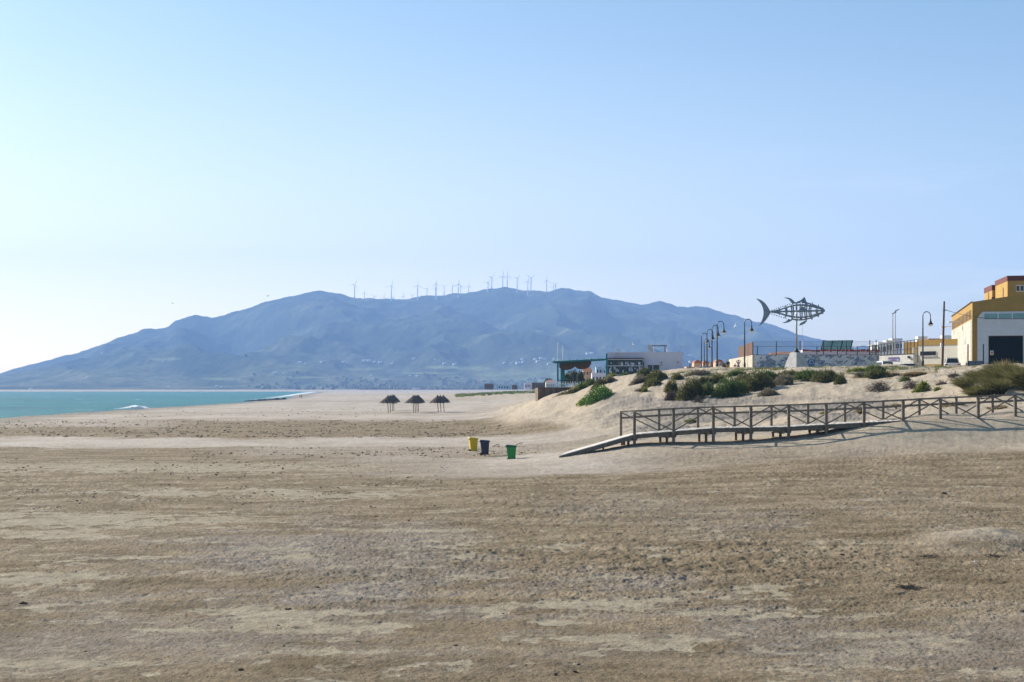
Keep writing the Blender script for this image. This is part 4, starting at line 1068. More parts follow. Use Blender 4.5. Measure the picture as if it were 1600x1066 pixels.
for k in range(46):      # pale slips laid on the panes as painted reflections
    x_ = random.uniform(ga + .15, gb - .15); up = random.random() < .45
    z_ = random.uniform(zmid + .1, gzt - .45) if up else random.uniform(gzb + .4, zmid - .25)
    part('pane_reflection', 'lilac', f, MB().box((x_, -1.006, z_), (random.uniform(.06, .22), .012, random.uniform(.12, .5))))
part('canopy_edge', 'slat', t, MB().box(((ga + gb) / 2, -.55, gzt + .14), (gb - ga + .3, 1.3, .10)))
a0, z0 = front(t, 1012.5, 586); a1, z1 = front(t, 1030, 570)
f = part('doorway', 'glass', t, MB().box(((a0 + a1) / 2, -.02, (z0 + z1) / 2), (a1 - a0, .06, z1 - z0)))
part('door_frame', 'lilac', f, MB().box(((a0 + a1) / 2 - .1, -.07, (z0 + z1) / 2), (.1, .05, z1 - z0)).box(((a0 + a1) / 2, -.07, z1), (a1 - a0 + .16, .05, .1)))
part('teal_post', 'teal', t, MB().box((front(t, 1005.5), -.6, (zt + gzb) / 2 - .75), (.16, .16, zt - gzb - 1.4)))
for q, y in ((1006, 567), (1033.5, 566.5), (1059, 566.5)):
    c = front(t, q, y); part('wall_light', 'iron', t, MB().box((c[0], -.06, c[1]), (.13, .12, .16)))
c = front(t, 1032.5, 570.5); part('yellow_box', 'bin_yellow', t, MB().box((c[0], -.06, c[1]), (.22, .12, .22)))
# things standing on its roof
def roof_thing(name, label, cat): return thing(name, label, cat, t.location + Vector((0, 3.0, zt)) , t.rotation_euler[2])
bar_t, bar_zt = t, zt
u = roof_thing('rooftop_gantry', 'dark goal shaped steel frame standing on the beach bar roof', 'gantry')
a0, z0 = front(u, 1021, 540.5); a1 = front(u, 1039)
z1 = front(u, 1021, 539.8)[1]
part('post', 'lilac', u, MB().box((a0, 0, z0 / 2), (.14, .14, z0))); part('post', 'iron', u, MB().box((a1, 0, z0 / 2), (.11, .11, z0)))
part('beam', 'pole_wood', u, MB().box(((a0 + a1) / 2, 0, z0), (a1 - a0 + .5, .16, .14)))
part('stay', 'iron', u, MB().bar((a0, .05, z0 * .55), (a0 + (a1 - a0) * .75, .05, .05), .05))
u = roof_thing('surfboard_sign', 'leaning grey oval board on the beach bar roof', 'sign board')
c = front(u, 1016.2, 545.3); n_ = 24
part('board', 'pole_steel', u, MB().prism([Vector((c[0], 0, c[1])) + Matrix.Rotation(R(-28), 3, 'Y') @ Vector((.30 * math.cos(2 * math.pi * k / n_), 0, .62 * math.sin(2 * math.pi * k / n_))) for k in range(n_)], (0, .06, 0)))
part('prop', 'iron', u, MB().bar((c[0] + .25, .1, 0), (c[0] + .1, .05, c[1]), .05))
u = roof_thing('roof_vent', 'white curved ventilation cowl beside the frame on bar roof', 'vent')
c = front(u, 1041.5, 551)[0]
part('cowl', 'white', u, MB().tube([(c + .25, 0, 0), (c + .1, 0, .35), (c - .02, 0, .62), (c, 0, .82)], [.16, .15, .13, .08], 8))
part('pipes', 'pole_steel', u, MB().bar((c + .3, 0, .08), (c + 1.5, 0, .1), .12).box((c + 1.0, 0, .14), (.6, .4, .12)))
u = roof_thing('roof_mast', 'thin grey bracket mast with level arm at the bar roof end', 'mast')
a0 = front(u, 1063.5); z0 = front(u, 1063.5, 541.5)[1]
part('pole', 'pole_steel', u, MB().box((a0, 0, z0 / 2), (.05, .05, z0))); part('arm', 'pole_steel', u, MB().bar((a0, 0, z0), (front(u, 1075), 0, z0 + .03), .05))
u = roof_thing('roof_aerial', 'small aerial tripod above the glazed front of beach bar', 'aerial')
u.location = t.location + Vector((0, -.4, gzt + .2)); a0, z0 = front(u, 964.5, 546); a1 = front(u, 967.3, 545)[0]
part('mast', 'pole_steel', u, MB().box((a0, 0, z0 / 2), (.05, .05, z0)).box((a1, 0, z0 / 2 + .2), (.05, .05, z0 * .6)))
part('legs', 'pole_steel', u, MB().bar((a0, 0, z0 * .55), (a0 - .4, 0, 0), .035).bar((a1, 0, z0 * .5), (a1 + .35, 0, 0), .035))
part('head', 'white', u, MB().box((a0, 0, z0), (.16, .1, .2)).box((a1, 0, z0 + .05), (.16, .1, .2)))

t = thing('terrace_pergola', 'teal timber pergola with drooping brown canvas beside the beach bar', 'pergola', (P(864, HY, 190).x, 190, 4.55))
zb = front(t, 864, 566)[1]; s1, ze = front(t, 948, 561.5)
part('beam', 'teal', t, MB().bar((-.05, 0, zb), (s1, 0, ze), .2, .22).bar((.3, 4, zb), (s1, 4, ze), .2, .22))
for k in range(8):
    s = .25 + (s1 - .4) * k / 7; part('rafter', 'teal', t, MB().bar((s, -.35, zb + (ze - zb) * s / s1 + .17), (s, 4.3, zb + (ze - zb) * s / s1 + .17), .09, .14))
for q, y_ in ((871.5, 0), (877, .6), (879.6, 1.6), (881.2, 3.9)):
    s = front(t, q, off=y_); part('post', 'teal', t, MB().box((s, y_, zb / 2), (.22, .2, zb)))
s = front(t, 948); ztp = front(t, 948, 552.5)[1]
part('post', 'teal', t, MB().box((s, 0, ztp / 2), (.22, .22, ztp)).box((s - .18, 0, ztp * .62), (.25, .15, .1)))
b = MB(); ca, cb = front(t, 873.5), front(t, 923.5); vs = []; fs = []
nu = 40; outl = lambda f_: .55 + .50 * abs(math.sin(math.pi * min(1, f_ * 1.02) * 2)) ** .55 if f_ < .95 else .75 - (f_ - .95) * 6
for k in range(nu + 1):
    f_ = k / nu; x_ = ca + (cb - ca) * f_; top = zb + (ze - zb) * x_ / s1 - .12
    for j in range(5):
        vs.append((x_, -.12 - .28 * math.sin(math.pi * j / 4) - .05 * math.sin(f_ * 30), top - outl(f_) * j / 4))
for k in range(nu):
    for j in range(4): fs.append((k * 5 + j, (k + 1) * 5 + j, (k + 1) * 5 + j + 1, k * 5 + j + 1))
b.add(vs, fs); o = part('canvas', 'brownfab', t, b, smooth=True); md = o.modifiers.new('thick', 'SOLIDIFY'); md.thickness = .03
a0, zr = front(t, 872, 595.5, -.2); a1 = front(t, 918)
part('handrail', 'navy', t, MB().box(((a0 + a1) / 2, -.2, zr), (a1 - a0, .14, .10)))
b = MB()
for z_ in (.1, .5): b.box(((a0 + a1) / 2, -.2, zr * z_ + .12), (a1 - a0, .06, .09))
for k in range(13): b.box((a0 + (a1 - a0) * k / 12, -.22, zr / 2), (.08 if k % 3 else .14, .06, zr))
part('white_lattice', 'white', t, b)
part('floor', 'wood_grey', t, MB().box((s1 / 2, 2, -.06), (s1 + .4, 4.6, .12)))
for q, d, yt, lb in ((871.4, 192, 536.5, 'taller left white flagpole behind the pergola'), (879.4, 195, 541, 'shorter right white flagpole behind the pergola')):
    u = thing('flagpole', lb, 'flagpole', (P(q, HY, d).x, d, 4.0), 0, 'white flagpoles at the terrace')
    z_ = front(u, q, yt)[1]; part('pole', 'white', u, MB().tube([(0, 0, 0), (0, 0, z_)], [.07, .04], 8)); part('finial', 'white', u, MB().lathe([(.01, z_), (.06, z_ + .05), (.01, z_ + .11)], n=8))
t = thing('plank_retaining_wall', 'brown plank retaining wall with pale streaks under the terrace', 'wall', (P(840.5, HY, 184).x, 184, 2.4), R(4))
s1, zt = front(t, 896, 606.3)
part('planks', 'planks', t, MB().box((s1 / 2, .1, zt / 2), (s1, .2, zt)))
part('return_wall', 'planks', t, MB().box((.1, 2.2, zt / 2), (.2, 4.0, zt)))
part('capping', 'wood_brown', t, MB().box((s1 / 2, .1, zt + .04), (s1 + .1, .3, .08)))
# small white planter lamp post and bollard near the houses
t = thing('post_lamp', 'short dark post topped by a white globe left of houses', 'lamp', (P(1078, HY, 215).x, 215, 6.2))
zt = front(t, 1078, 568)[1]; part('post', 'navy', t, MB().box((0, 0, zt / 2), (.14, .14, zt))); part('globe', 'lampglass', t, MB().lathe([(.02, zt), (.18, zt + .1), (.2, zt + .22), (.12, zt + .38), (.01, zt + .42)], n=10))

# houses about the bar
house(904, 912, 582, 597, 330, 'peach', 'low peach house with clay tiles at left of the peach row', roof='gable', wins=2)
house(911, 925, 578.5, 597, 345, 'peach', 'tall peach house with red roof seen under the pergola', roof='hip', wins=3, floors=2)
house(925, 931.5, 580, 597, 355, 'white', 'narrow white house between peach house and blue one', wins=1)
house(931.5, 940.5, 574.5, 597, 350, 'skyblue', 'pale blue stepped house seen under the pergola beam', wins=2, floors=2)
house(938, 947, 576, 597, 365, 'skyblue', 'pale blue house right behind the pergola end post', wins=2, floors=2)
house(925, 946, 584, 600, 300, 'lilac', 'low white house in front of the pale blue houses', wins=4)
for i, (a0, a1, yt, d) in enumerate(((1084.5, 1096, 563.5, 275), (1098, 1108.5, 564, 285), (1118, 1130, 562.5, 270))):
    house(a0, a1, yt + 4, 585, d, 'peach', ('leftmost peach house with arched clay roof by the lamps', 'middle peach house with arched clay roof behind the lamp row', 'right peach house with arched clay roof behind the people')[i], roof='arch', wins=2, wm2='white')
house(1109, 1118, 568, 585, 290, 'peach', 'low flat peach house linking the arched roof houses', wins=2)
house(1073, 1085, 574.5, 585, 262, 'peach', 'low pale peach wall house left of arched roof houses', wins=2)
for i, (a0, a1, yt, yb, d, wm, rf, lb) in enumerate((
        (757, 771, 600, 606.5, 900, 'wood_brown', 'flat', 'reddish brown beach shack, leftmost of the far beach buildings'),
        (778, 795, 602, 606.5, 880, 'skyblue', 'flat', 'long pale blue white beach building beyond the parasols'),
        (800, 808.5, 602, 606.5, 860, 'wood_brown', 'flat', 'small reddish beach hut right of the pale blue building'),
        (819.5, 829, 598.5, 606, 700, 'lilac', 'flat', 'white beach house with gable left of the plank wall', ),
        (831, 853, 598.5, 606, 640, 'wood_brown', 'flat', 'wide brown beach house directly above the plank wall'),
        (853, 866, 597, 606, 600, 'white', 'hip', 'white beach house at the right end beside pergola'),
        (643, 655, 605.8, 608.2, 2300, 'white', 'flat', 'long low white building on far shore above the parasols'))):
    house(a0, a1, yt, yb + 1, d, wm, lb, roof=rf, wins=4, depth=8 if d < 1000 else 14)

# ------------------------------------------------------------------ thatched parasols
def cone_thatch(seed, lean):
    """A shaggy straw cone: layered strips, blown out towards the left."""
    r_ = np.random.default_rng(seed); vs = []; fs = []
    def strip(a_, r0, z0, r1, z1, wd):
        o = len(vs); c, s_ = math.cos(a_), math.sin(a_)
        blow = max(0, -c) * .28 * (r1 / 1.45) ** 2; lift = max(0, -c) * .10 * (r1 / 1.45) ** 2 - max(0, c) * .06
        for rr, zz, ww, bl in ((r0, z0, wd * .6, 0), (r1, z1, wd, blow)):
            for k in (-1, 1): vs.append((rr * c - s_ * ww * k - bl, rr * s_ + c * ww * k, zz + (lift if bl or rr == r1 else 0)))
        fs.append((o, o + 1, o + 3, o + 2))
    for lay in range(7):
        r0 = .02 + lay * .19
        for k in range(34 + lay * 12):
            a_ = r_.uniform(0, 2 * math.pi); r1 = r0 + r_.uniform(.25, .42) + (r_.uniform(0, .15) if lay == 6 else 0)
            f0 = lambda q: 1.0 - .66 * q - .04 * math.sin(q * 5)
            strip(a_, r0, f0(r0) + r_.uniform(-.015, .035), min(r1, 1.62), f0(min(r1, 1.62)) + r_.uniform(-.05, .03), r_.uniform(.03, .075))
    n_ = 26; o = len(vs); vs.append((0, 0, 1.04))      # a solid core under the straw
    for k in range(n_):
        a_ = 2 * math.pi * k / n_; vs.append((1.36 * math.cos(a_) - .1, 1.36 * math.sin(a_), .07 + .05 * math.sin(k * 2.4)))
    core = [(o, o + 1 + k, o + 1 + (k + 1) % n_) for k in range(n_)]
    return vs, fs + core
um = []
def parasol(px, py, label, idx, lean=0.0):
    d = (CH - 0.02) * F / (py - HY)
    x = (px - 800) * d / F
    t = thing('thatched_parasol', label, 'parasol', (x, d, gz(x, d) - .05), 0, 'thatched parasols on the beach')
    t.rotation_euler = (0, R(lean), R(random.uniform(-12, 12)))
    part('pole', 'thatch_pole', t, MB().tube([(0, 0, 0), (.01, 0, 1.5), (0, 0, 3.15)], [.075, .07, .06], 7))
    vs, fs = cone_thatch(idx + 50, lean); b = MB(); b.v = [(a_ * .92 + .12 * c_, b_ * .92, c_ * 1.38 + 1.98) for a_, b_, c_ in vs]; b.f = fs; b.m = [0] * len(fs)
    o = b.build('thatch', M['thatch'], t)
    part('cap', 'iron', t, MB().lathe([(.09, 3.2), (.07, 3.35), (.02, 3.5)], (.12, 0, 0), n=8))
    return t
spots = ((606.6, 645.6, 'front left'), (610.2, 644.4, 'second left'), (613.2, 642.2, 'third left'), (615.6, 641.6, 'rear left'),
         (646.2, 645.4, 'front middle'), (649.0, 645.0, 'second middle'), (651.8, 644.2, 'third middle'), (654.0, 643.2, 'rear middle'),
         (685.0, 644.6, 'front right'), (689.2, 644.3, 'second right'), (694.0, 644.0, 'rear right'))
wd_ = {'left': 'left clump, pale poles', 'middle': 'middle clump, four dark poles', 'right': 'right clump, leaning poles'}
for i, (q, y, nm) in enumerate(spots):
    pos, side = nm.split()
    tl = {'front': 'nearest parasol of the', 'second': 'second parasol from the front in the', 'third': 'third parasol back in the', 'rear': 'farthest parasol of the'}[pos]
    parasol(q, y, f'thatched straw {tl} {wd_[side]}', i, -5 if side == 'right' else -2.5)

# ------------------------------------------------------------------ wheeled bins
def wheelie(label, px, py, h_px, body, lid, rz):
    d = 1.06 * F / h_px; z = CH - (py - HY) * d / F; x = (px - 800) * d / F
    t = thing('wheeled_bin', label, 'bin', (x, d, z - .01), R(rz), 'wheeled bins on the sand')
    part('body', body, t, MB().hexa([(-.20, -.23, .05), (.245, -.23, .05), (.245, .23, .05), (-.20, .23, .05)], [(-.30, -.29, .95), (.30, -.29, .95), (.30, .29, .95), (-.30, .29, .95)]), bevel=.02)
    part('rim', lid, t, MB().box((0, 0, .925), (.67, .64, .07)), bevel=.015)
    part('lid', lid, t, MB().hexa([(-.37, -.335, .955), (.395, -.335, .935), (.395, .335, .935), (-.37, .335, .955)], [(-.30, -.27, 1.05), (.27, -.26, 1.00), (.27, .26, 1.00), (-.30, .27, 1.05)]), bevel=.03)
    part('handle', 'handle', t, MB().tube([(-.33, -.24, .93), (-.41, -.22, .95), (-.41, .22, .95), (-.33, .24, .93)], .022, 6))
    for s_ in (-1, 1):
        wh = part('wheel', 'rubber', t, MB().lathe([(.03, -.03), (.10, -.03), (.10, .03), (.03, .03)], (-.21, s_ * .20, .10), 12, M=Matrix.Rotation(R(90), 3, 'X')))
    part('axle', 'iron', t, MB().tube([(-.21, -.2, .10), (-.21, .2, .10)], .015, 6))
    b = MB()
    for k in (-.1, .1): b.box((.02 + k, -.268, .55), (.014, .03, .62))
    return t
wheelie('bright yellow wheeled bin, farthest of the three on sand', 739.5, 706, 23.2, 'bin_yellow', 'bin_yellow', 9)
wheelie('dark slate blue wheeled bin standing between yellow and green', 757.3, 711.4, 24.8, 'bin_navy', 'bin_navy', 4)
wheelie('green wheeled bin with dark green lid, nearest of three', 799, 720.6, 26.2, 'bin_green', 'bin_green_lid', -3)

# ------------------------------------------------------------------ timber boardwalk
BD = 87.4; BW = 1.9
bw = thing('boardwalk', 'weathered timber boardwalk with cross braced railings and a ramp end', 'boardwalk', (P(991, HY, BD).x, BD, 0))
near_px = [991, 1052, 1114, 1172.5, 1231.5, 1290, 1349, 1410, 1468, 1527, 1585, 1644, 1703, 1762]
deck_py = [678.5, 673.5, 668.5, 667.5, 666.5, 663, 660, 656.5, 655, 653, 650.5, 648, 646, 644]
rail_py = [643, 639, 636.5, 635.2, 633.5, 631.5, 629, 626, 622.5, 620, 617.5, 615, 613, 611]
k_ = S(BD)
nx = [(q - 991) * k_ for q in near_px]; dz = [CH + (HY - y) * k_ for y in deck_py]; rz_ = [CH + (HY - y) * k_ for y in rail_py]
fx = [x - .66 for x in nx]                    # the far railing, a little to the left of the near one
YF = BW
def dk(x): return float(np.interp(x, nx, dz))
def rl(x): return float(np.interp(x, nx, rz_))
rx, rzb = (873 - 991) * k_, CH + (HY - 712) * k_
dk0 = dz[0]
ramp_z = lambda x: rzb + (dk0 - rzb) * (x - rx) / (nx[0] - rx)
b = MB(); bj = MB()
x = nx[0]
rr = random.Random(4)
while x < nx[-1]:
    w_ = .145; z_ = dk(x + w_ / 2) + rr.uniform(-.008, .008)
    b.box((x + w_ / 2, YF / 2, z_ - .02), (w_ - .012, YF + .24 + rr.uniform(-.04, .04), .042)); x += w_
part('deck', 'wood_deck', bw, b)
for i in range(len(nx) - 1):
    for y_ in (-.02, YF / 2, YF + .02):
        bj.bar((nx[i], y_, dz[i] - .17), (nx[i + 1], y_, dz[i + 1] - .17), .07, .24)
part('joists', 'wood_grey', bw, bj)
# the ramp swings a little towards the camera as it comes down
rN0, rN1 = Vector((nx[0], -.08, dk0)), Vector(((872 - 991) * k_, -2.4, 0)); rF0, rF1 = Vector((nx[0], YF + .1, dk0 + .01)), Vector(((886 - 991) * k_, -.5, 0))
rN1.z = CH + (HY - 712.0) * (BD - 2.4) / F; rF1.z = rN1.z + .16
b = MB(); NP = 36
for k in range(NP):
    f0, f1 = k / NP, (k + .93) / NP
    q_ = [rN0.lerp(rN1, f1), rN0.lerp(rN1, f0), rF0.lerp(rF1, f0), rF0.lerp(rF1, f1)]
    dn = Vector((0, 0, -.045)); up_ = Vector((0, 0, rr.uniform(-.006, .006)))
    b.hexa([v + dn + up_ for v in q_], [v + up_ for v in q_])
rp = part('ramp', 'wood_deck', bw, b)
dn = Vector((0, 0, -.17))
part('stringer', 'wood_grey', rp, MB().bar(rN0 + dn, rN1 + dn, .07, .24).bar(rF0 + dn, rF1 + dn, .07, .24))
part('foot', 'wood_grey', rp, MB().box(rN0.lerp(rN1, .42) + Vector((0, .1, -.45)), (.12, .12, .5)).box(rF0.lerp(rF1, .12) + Vector((0, -.1, -.5)), (.14, .14, .7)))
sand_py = [700, 698, 697, 694, 690, 684, 672, 661, 659, 657, 655, 653, 651, 649]
pw = .17
for i, x in enumerate(nx):
    zb = CH + (HY - sand_py[i]) * k_ - .35
    part('post', 'wood_grey', bw, MB().box((x, -.16, (zb + rz_[i]) / 2 - .02), (pw, pw, rz_[i] - zb - .04)), bevel=.01)
for x in fx + [nx[-1]]:
    xx = max(x, nx[0] - .66); z0 = dk(xx); z1 = rl(max(xx, nx[0])) if xx >= nx[0] else rz_[0] - .05
    part('post', 'wood_grey', bw, MB().box((xx, YF + .14, (z0 - .3 + z1) / 2 - .02), (pw * .9, pw * .9, z1 - z0 + .3)), bevel=.01)
for i in range(len(nx) - 1):
    part('handrail', 'wood_grey', bw, MB().bar((nx[i] - .08, -.16, rz_[i]), (nx[i + 1] + .06, -.16, rz_[i + 1]), .17, .06))
    x0, x1 = fx[i], fx[i + 1]; g0 = rl(max(x0, nx[0])) - (.05 if i == 0 else 0); g1 = rl(x1)
    part('handrail', 'wood_grey', bw, MB().bar((x0 - .08, YF + .14, g0), (x1 + .06, YF + .14, g1), .17, .06))
    m0 = g0 - .40; m1 = g1 - .40
    part('mid_rail', 'wood_grey', bw, MB().bar((x0, YF + .12, m0), (x1, YF + .12, m1), .05, .13))
    for xa, xb, za, zb_, zc, zd, y_ in ((nx[i], nx[i + 1], rz_[i] - .08, rz_[i + 1] - .08, dz[i] + .05, dz[i + 1] + .05, -.16), (x0, x1, g0 - .08, g1 - .08, dk(max(x0, nx[0])) + .05, dk(x1) + .05, YF + .14)):
        if i % 2 == 0: part('brace', 'wood_grey', bw, MB().bar((xa + .08, y_, za), (xb - .08, y_, zd), .045, .075))
        else: part('brace', 'wood_grey', bw, MB().bar((xa + .08, y_, zc), (xb - .08, y_, zb_), .045, .075))
for i, x in enumerate(nx[:6]):
    zc = dz[i] - .36
    part('cross_beam', 'wood_support', bw, MB().box((x - .35, YF / 2, zc), (.16, YF + .5, .16)).box((x - .35, .1, zc + .02), (1.1, .13, .13)))
    for xo, y_ in ((-.62, YF - .15), (-.28, YF * .55)):
        g_ = min(gz(bw.location.x + x + xo, BD + y_), zc - .3)
        part('support_post', 'wood_support', bw, MB().box((x + xo, y_, (zc + g_) / 2 - .2), (.15, .15, zc - g_ + .35)))
# dead stick caught on the far side of the walk
t = thing('driftwood_stick', 'forked grey driftwood stick propped above the boardwalk handrail', 'driftwood', P(1468, 622, 91.5))
part('stem', 'wood_deck', t, MB().tube([(0, 0, -.3), (.5, 0, .06), (.95, .1, .22), (1.0, .1, .5)], [.035, .03, .028, .02], 6)); part('prong', 'wood_deck', t, MB().tube([(.95, .1, .2), (.88, .1, .5)], .018, 5)); part('prong', 'wood_deck', t, MB().tube([(.97, .1, .15), (1.12, .1, -.4)], .02, 5))

# ------------------------------------------------------------------ people
def person(label, loc, rz, height, arms, colors, legs=(0, 0), head_tilt=0, shorts=False, bulk=1.0):
    """Standing figure: one skinned body with five-fingered hands; hair, top, trousers and shoes follow it."""
    t = thing('person', label, 'person', loc, rz, scale=height / 1.75)
    skin_c, hair_c, top_c, leg_c, shoe_c = colors
    J = {}; E = []; Rd = {}
    def j(n, p, r, par=None):
        J[n] = Vector(p); Rd[n] = r
        if par: E.append((par, n))
    j('pelvis', (0, 0, .95), .135 * bulk); j('waist', (0, 0, 1.08), .125 * bulk, 'pelvis'); j('chest', (0, .0, 1.30), .145 * bulk, 'waist'); j('neckb', (0, 0, 1.46), .075, 'chest'); j('neck', (0, -.01, 1.52), .052, 'neckb')
    j('jaw', (0, -.03, 1.585), .066, 'neck'); j('head', (0, -.015, 1.66), .088, 'jaw'); j('crown', (0, 0, 1.715), .055, 'head')
    for sx, nm in ((-1, 'l'), (1, 'r')):
        j('sh' + nm, (sx * .175, 0, 1.42), .062, 'chest')
        el, wr = arms[0 if sx < 0 else 1]
        j('el' + nm, (sx * el[0], el[1], el[2]), .042, 'sh' + nm); j('wr' + nm, (sx * wr[0], wr[1], wr[2]), .028, 'el' + nm)
        dv = (J['wr' + nm] - J['el' + nm]).normalized(); side = Vector((0, 1, 0)).cross(dv); side = side.normalized() if side.length > .1 else Vector((1, 0, 0)); fw = dv.cross(side)
        j('pm' + nm, J['wr' + nm] + dv * .07, .026, 'wr' + nm)
        for fi, (o_, ln_) in enumerate(((-.03, .075), (-.01, .09), (.01, .085), (.03, .065))):
            j(f'f{fi}a' + nm, J['pm' + nm] + dv * .035 + fw * o_, .009, 'pm' + nm); j(f'f{fi}b' + nm, J['pm' + nm] + dv * (.035 + ln_) + fw * o_ * 1.2 + side * .015 * sx, .007, f'f{fi}a' + nm)
        j('th1' + nm, J['wr' + nm] + dv * .045 - fw * .04, .010, 'wr' + nm); j('th2' + nm, J['wr' + nm] + dv * .09 - fw * .06, .008, 'th1' + nm)
        st = legs[0 if sx < 0 else 1]
        j('hip' + nm, (sx * .09, 0, .88), .095 * bulk, 'pelvis'); j('kn' + nm, (sx * .10, -.02 + st * .5, .48), .058, 'hip' + nm); j('an' + nm, (sx * .10, .02 + st, .09), .04, 'kn' + nm); j('toe' + nm, (sx * .12, -.14 + st, .035), .034, 'an' + nm)
    def skin(name, nodes, edges, radf, m_, parent):
        ids = {n: i for i, n in enumerate(nodes)}
        me = bpy.data.meshes.new(name); me.from_pydata([J[n] for n in nodes], [(ids[a], ids[c]) for a, c in edges], [])
        o = bpy.data.objects.new(name, me); COL.objects.link(o); o.parent = parent; me.materials.append(m_)
        md = o.modifiers.new('skin', 'SKIN'); md.use_smooth_shade = True
        lay = me.skin_vertices[0].data
        for n, i in ids.items(): r_ = radf(n); lay[i].radius = (r_, r_ * (.72 if n in ('pelvis', 'waist', 'chest') else 1)); lay[i].use_root = (i == 0)
        sb = o.modifiers.new('sub', 'SUBSURF'); sb.levels = 1; sb.render_levels = 1
        return o
    body = skin('body', list(J), E, lambda n: Rd[n], skin_c, t)
    tn = ['chest', 'waist', 'pelvis', 'neckb', 'shl', 'shr', 'ell', 'elr']; skin('shirt', tn, [('chest', 'waist'), ('waist', 'pelvis'), ('chest', 'neckb'), ('chest', 'shl'), ('chest', 'shr'), ('shl', 'ell'), ('shr', 'elr')], lambda n: Rd[n] * (1.13 if n != 'neckb' else .8) + .008, top_c, t)
    ln = ['pelvis', 'hipl', 'hipr', 'knl', 'knr'] + ([] if shorts else ['anl', 'anr'])
    skin('trousers', ln, [('pelvis', 'hipl'), ('pelvis', 'hipr'), ('hipl', 'knl'), ('hipr', 'knr')] + ([] if shorts else [('knl', 'anl'), ('knr', 'anr')]), lambda n: Rd[n] * 1.1 + .012, leg_c, t)
    for nm in 'lr':
        p = J['an' + nm]; part('shoe', shoe_c, t, MB().hexa([(p.x - .045, p.y - .20, 0), (p.x + .045, p.y - .20, 0), (p.x + .045, p.y + .07, 0), (p.x - .045, p.y + .07, 0)], [(p.x - .03, p.y - .16, .06), (p.x + .03, p.y - .16, .06), (p.x + .04, p.y + .06, .11), (p.x - .04, p.y + .06, .11)]), bevel=.015)
    hr = MB()
    hr.lathe([(.088, -.02), (.098, .02), (.092, .06), (.065, .095), (.01, .108)], J['head'] + Vector((0, .012, 0)), 12)
    part('hair', hair_c, t, hr, smooth=True)
    fc = MB()
    for sx in (-1, 1): fc.box(J['head'] + Vector((sx * .032, -.092, .0)), (.022, .014, .012))
    fc.box(J['jaw'] + Vector((0, -.062, .0)), (.045, .014, .01))
    part('face_features', hair_c, body, fc)
    part('nose', skin_c, body, MB().hexa([Vector(v) + J['head'] for v in ((-.014, -.11, -.045), (.014, -.11, -.045), (.012, -.07, -.045), (-.012, -.07, -.045))], [Vector(v) + J['head'] for v in ((-.006, -.092, .005), (.006, -.092, .005), (.006, -.07, .005), (-.006, -.07, .005))]))
    for sx in (-1, 1): part('ear', skin_c, body, MB().box(J['head'] + Vector((sx * .09, .0, -.015)), (.02, .035, .055)), bevel=.008)
    return t
sk = mat('skin', (.42, .25, .17), .6, .06, 6); hd = mat('dark_hair', (.02, .014, .01), .7, .2, 20)
down = (((.21, .02, 1.14), (.23, -.06, .90)), ((.21, .02, 1.14), (.23, -.06, .90)))
up = (((.36, -.03, 1.56), (.12, .0, 1.70)), ((.36, -.03, 1.56), (.12, .0, 1.70)))
hips = (((.34, .02, 1.22), (.20, -.10, 1.06)), ((.24, .02, 1.14), (.22, -.12, .95)))
c_navy = mat('navy_jacket', (.025, .035, .085), .9, .1, 5); c_ochre = mat('ochre_trousers', (.50, .30, .06), .9, .1, 5); c_lil = mat('lilac_shirt', (.36, .28, .46), .9, .15, 8)
c_mag = mat('magenta_shirt', (.36, .04, .20), .9, .1, 6); c_dk = mat('dark_shorts', (.03, .03, .06), .9, .1, 6); c_lt = mat('pale_trousers', (.45, .47, .55), .9, .1, 6)
def at_person(px, pyh, hgt, d=196):
    x = P(px, HY, d).x; return (x, d, CH + (HY - pyh) * d / F - hgt)
person('person in navy jacket and ochre trousers walking away by whitewashed wall', at_person(1137.5, 561.8, 1.8), R(180), 1.8, down, (sk, hd, c_navy, c_ochre, 'iron'), legs=(.12, -.1), bulk=1.12)
person('person in pale lilac shirt and light trousers beside the tallest lamp', at_person(1126.2, 563, 1.72), R(150), 1.72, hips, (sk, hd, c_lil, c_lt, 'iron'), legs=(-.08, .1))
person('child in magenta shirt between two adults on the promenade', at_person(1148.5, 568, 1.25), R(170), 1.25, (((.34, .02, 1.22), (.40, -.08, 1.08)), ((.24, .02, 1.14), (.26, -.12, .95))), (sk, hd, c_mag, c_dk, 'iron'), legs=(.05, -.05), shorts=True)
person('person in lilac shirt and dark shorts holding both arms overhead', at_person(1153.7, 562.6, 1.7), R(175), 1.7, up, (sk, hd, c_lil, c_dk, 'iron'), shorts=True)
for q, yb, d, lb, c1, c2 in ((468.8, 621.6, 730, 'far person in dark clothes, left of two at waterline', c_dk, c_navy), (471.3, 621.8, 727, 'far person in reddish dark top, right of two at waterline', c_mag, c_dk)):
    x = P(q, HY, d).x; person(lb, (x, d, gz(x, d)), R(160), 1.75, down, (sk, hd, c1, c2, 'iron'), legs=(.15, -.15))

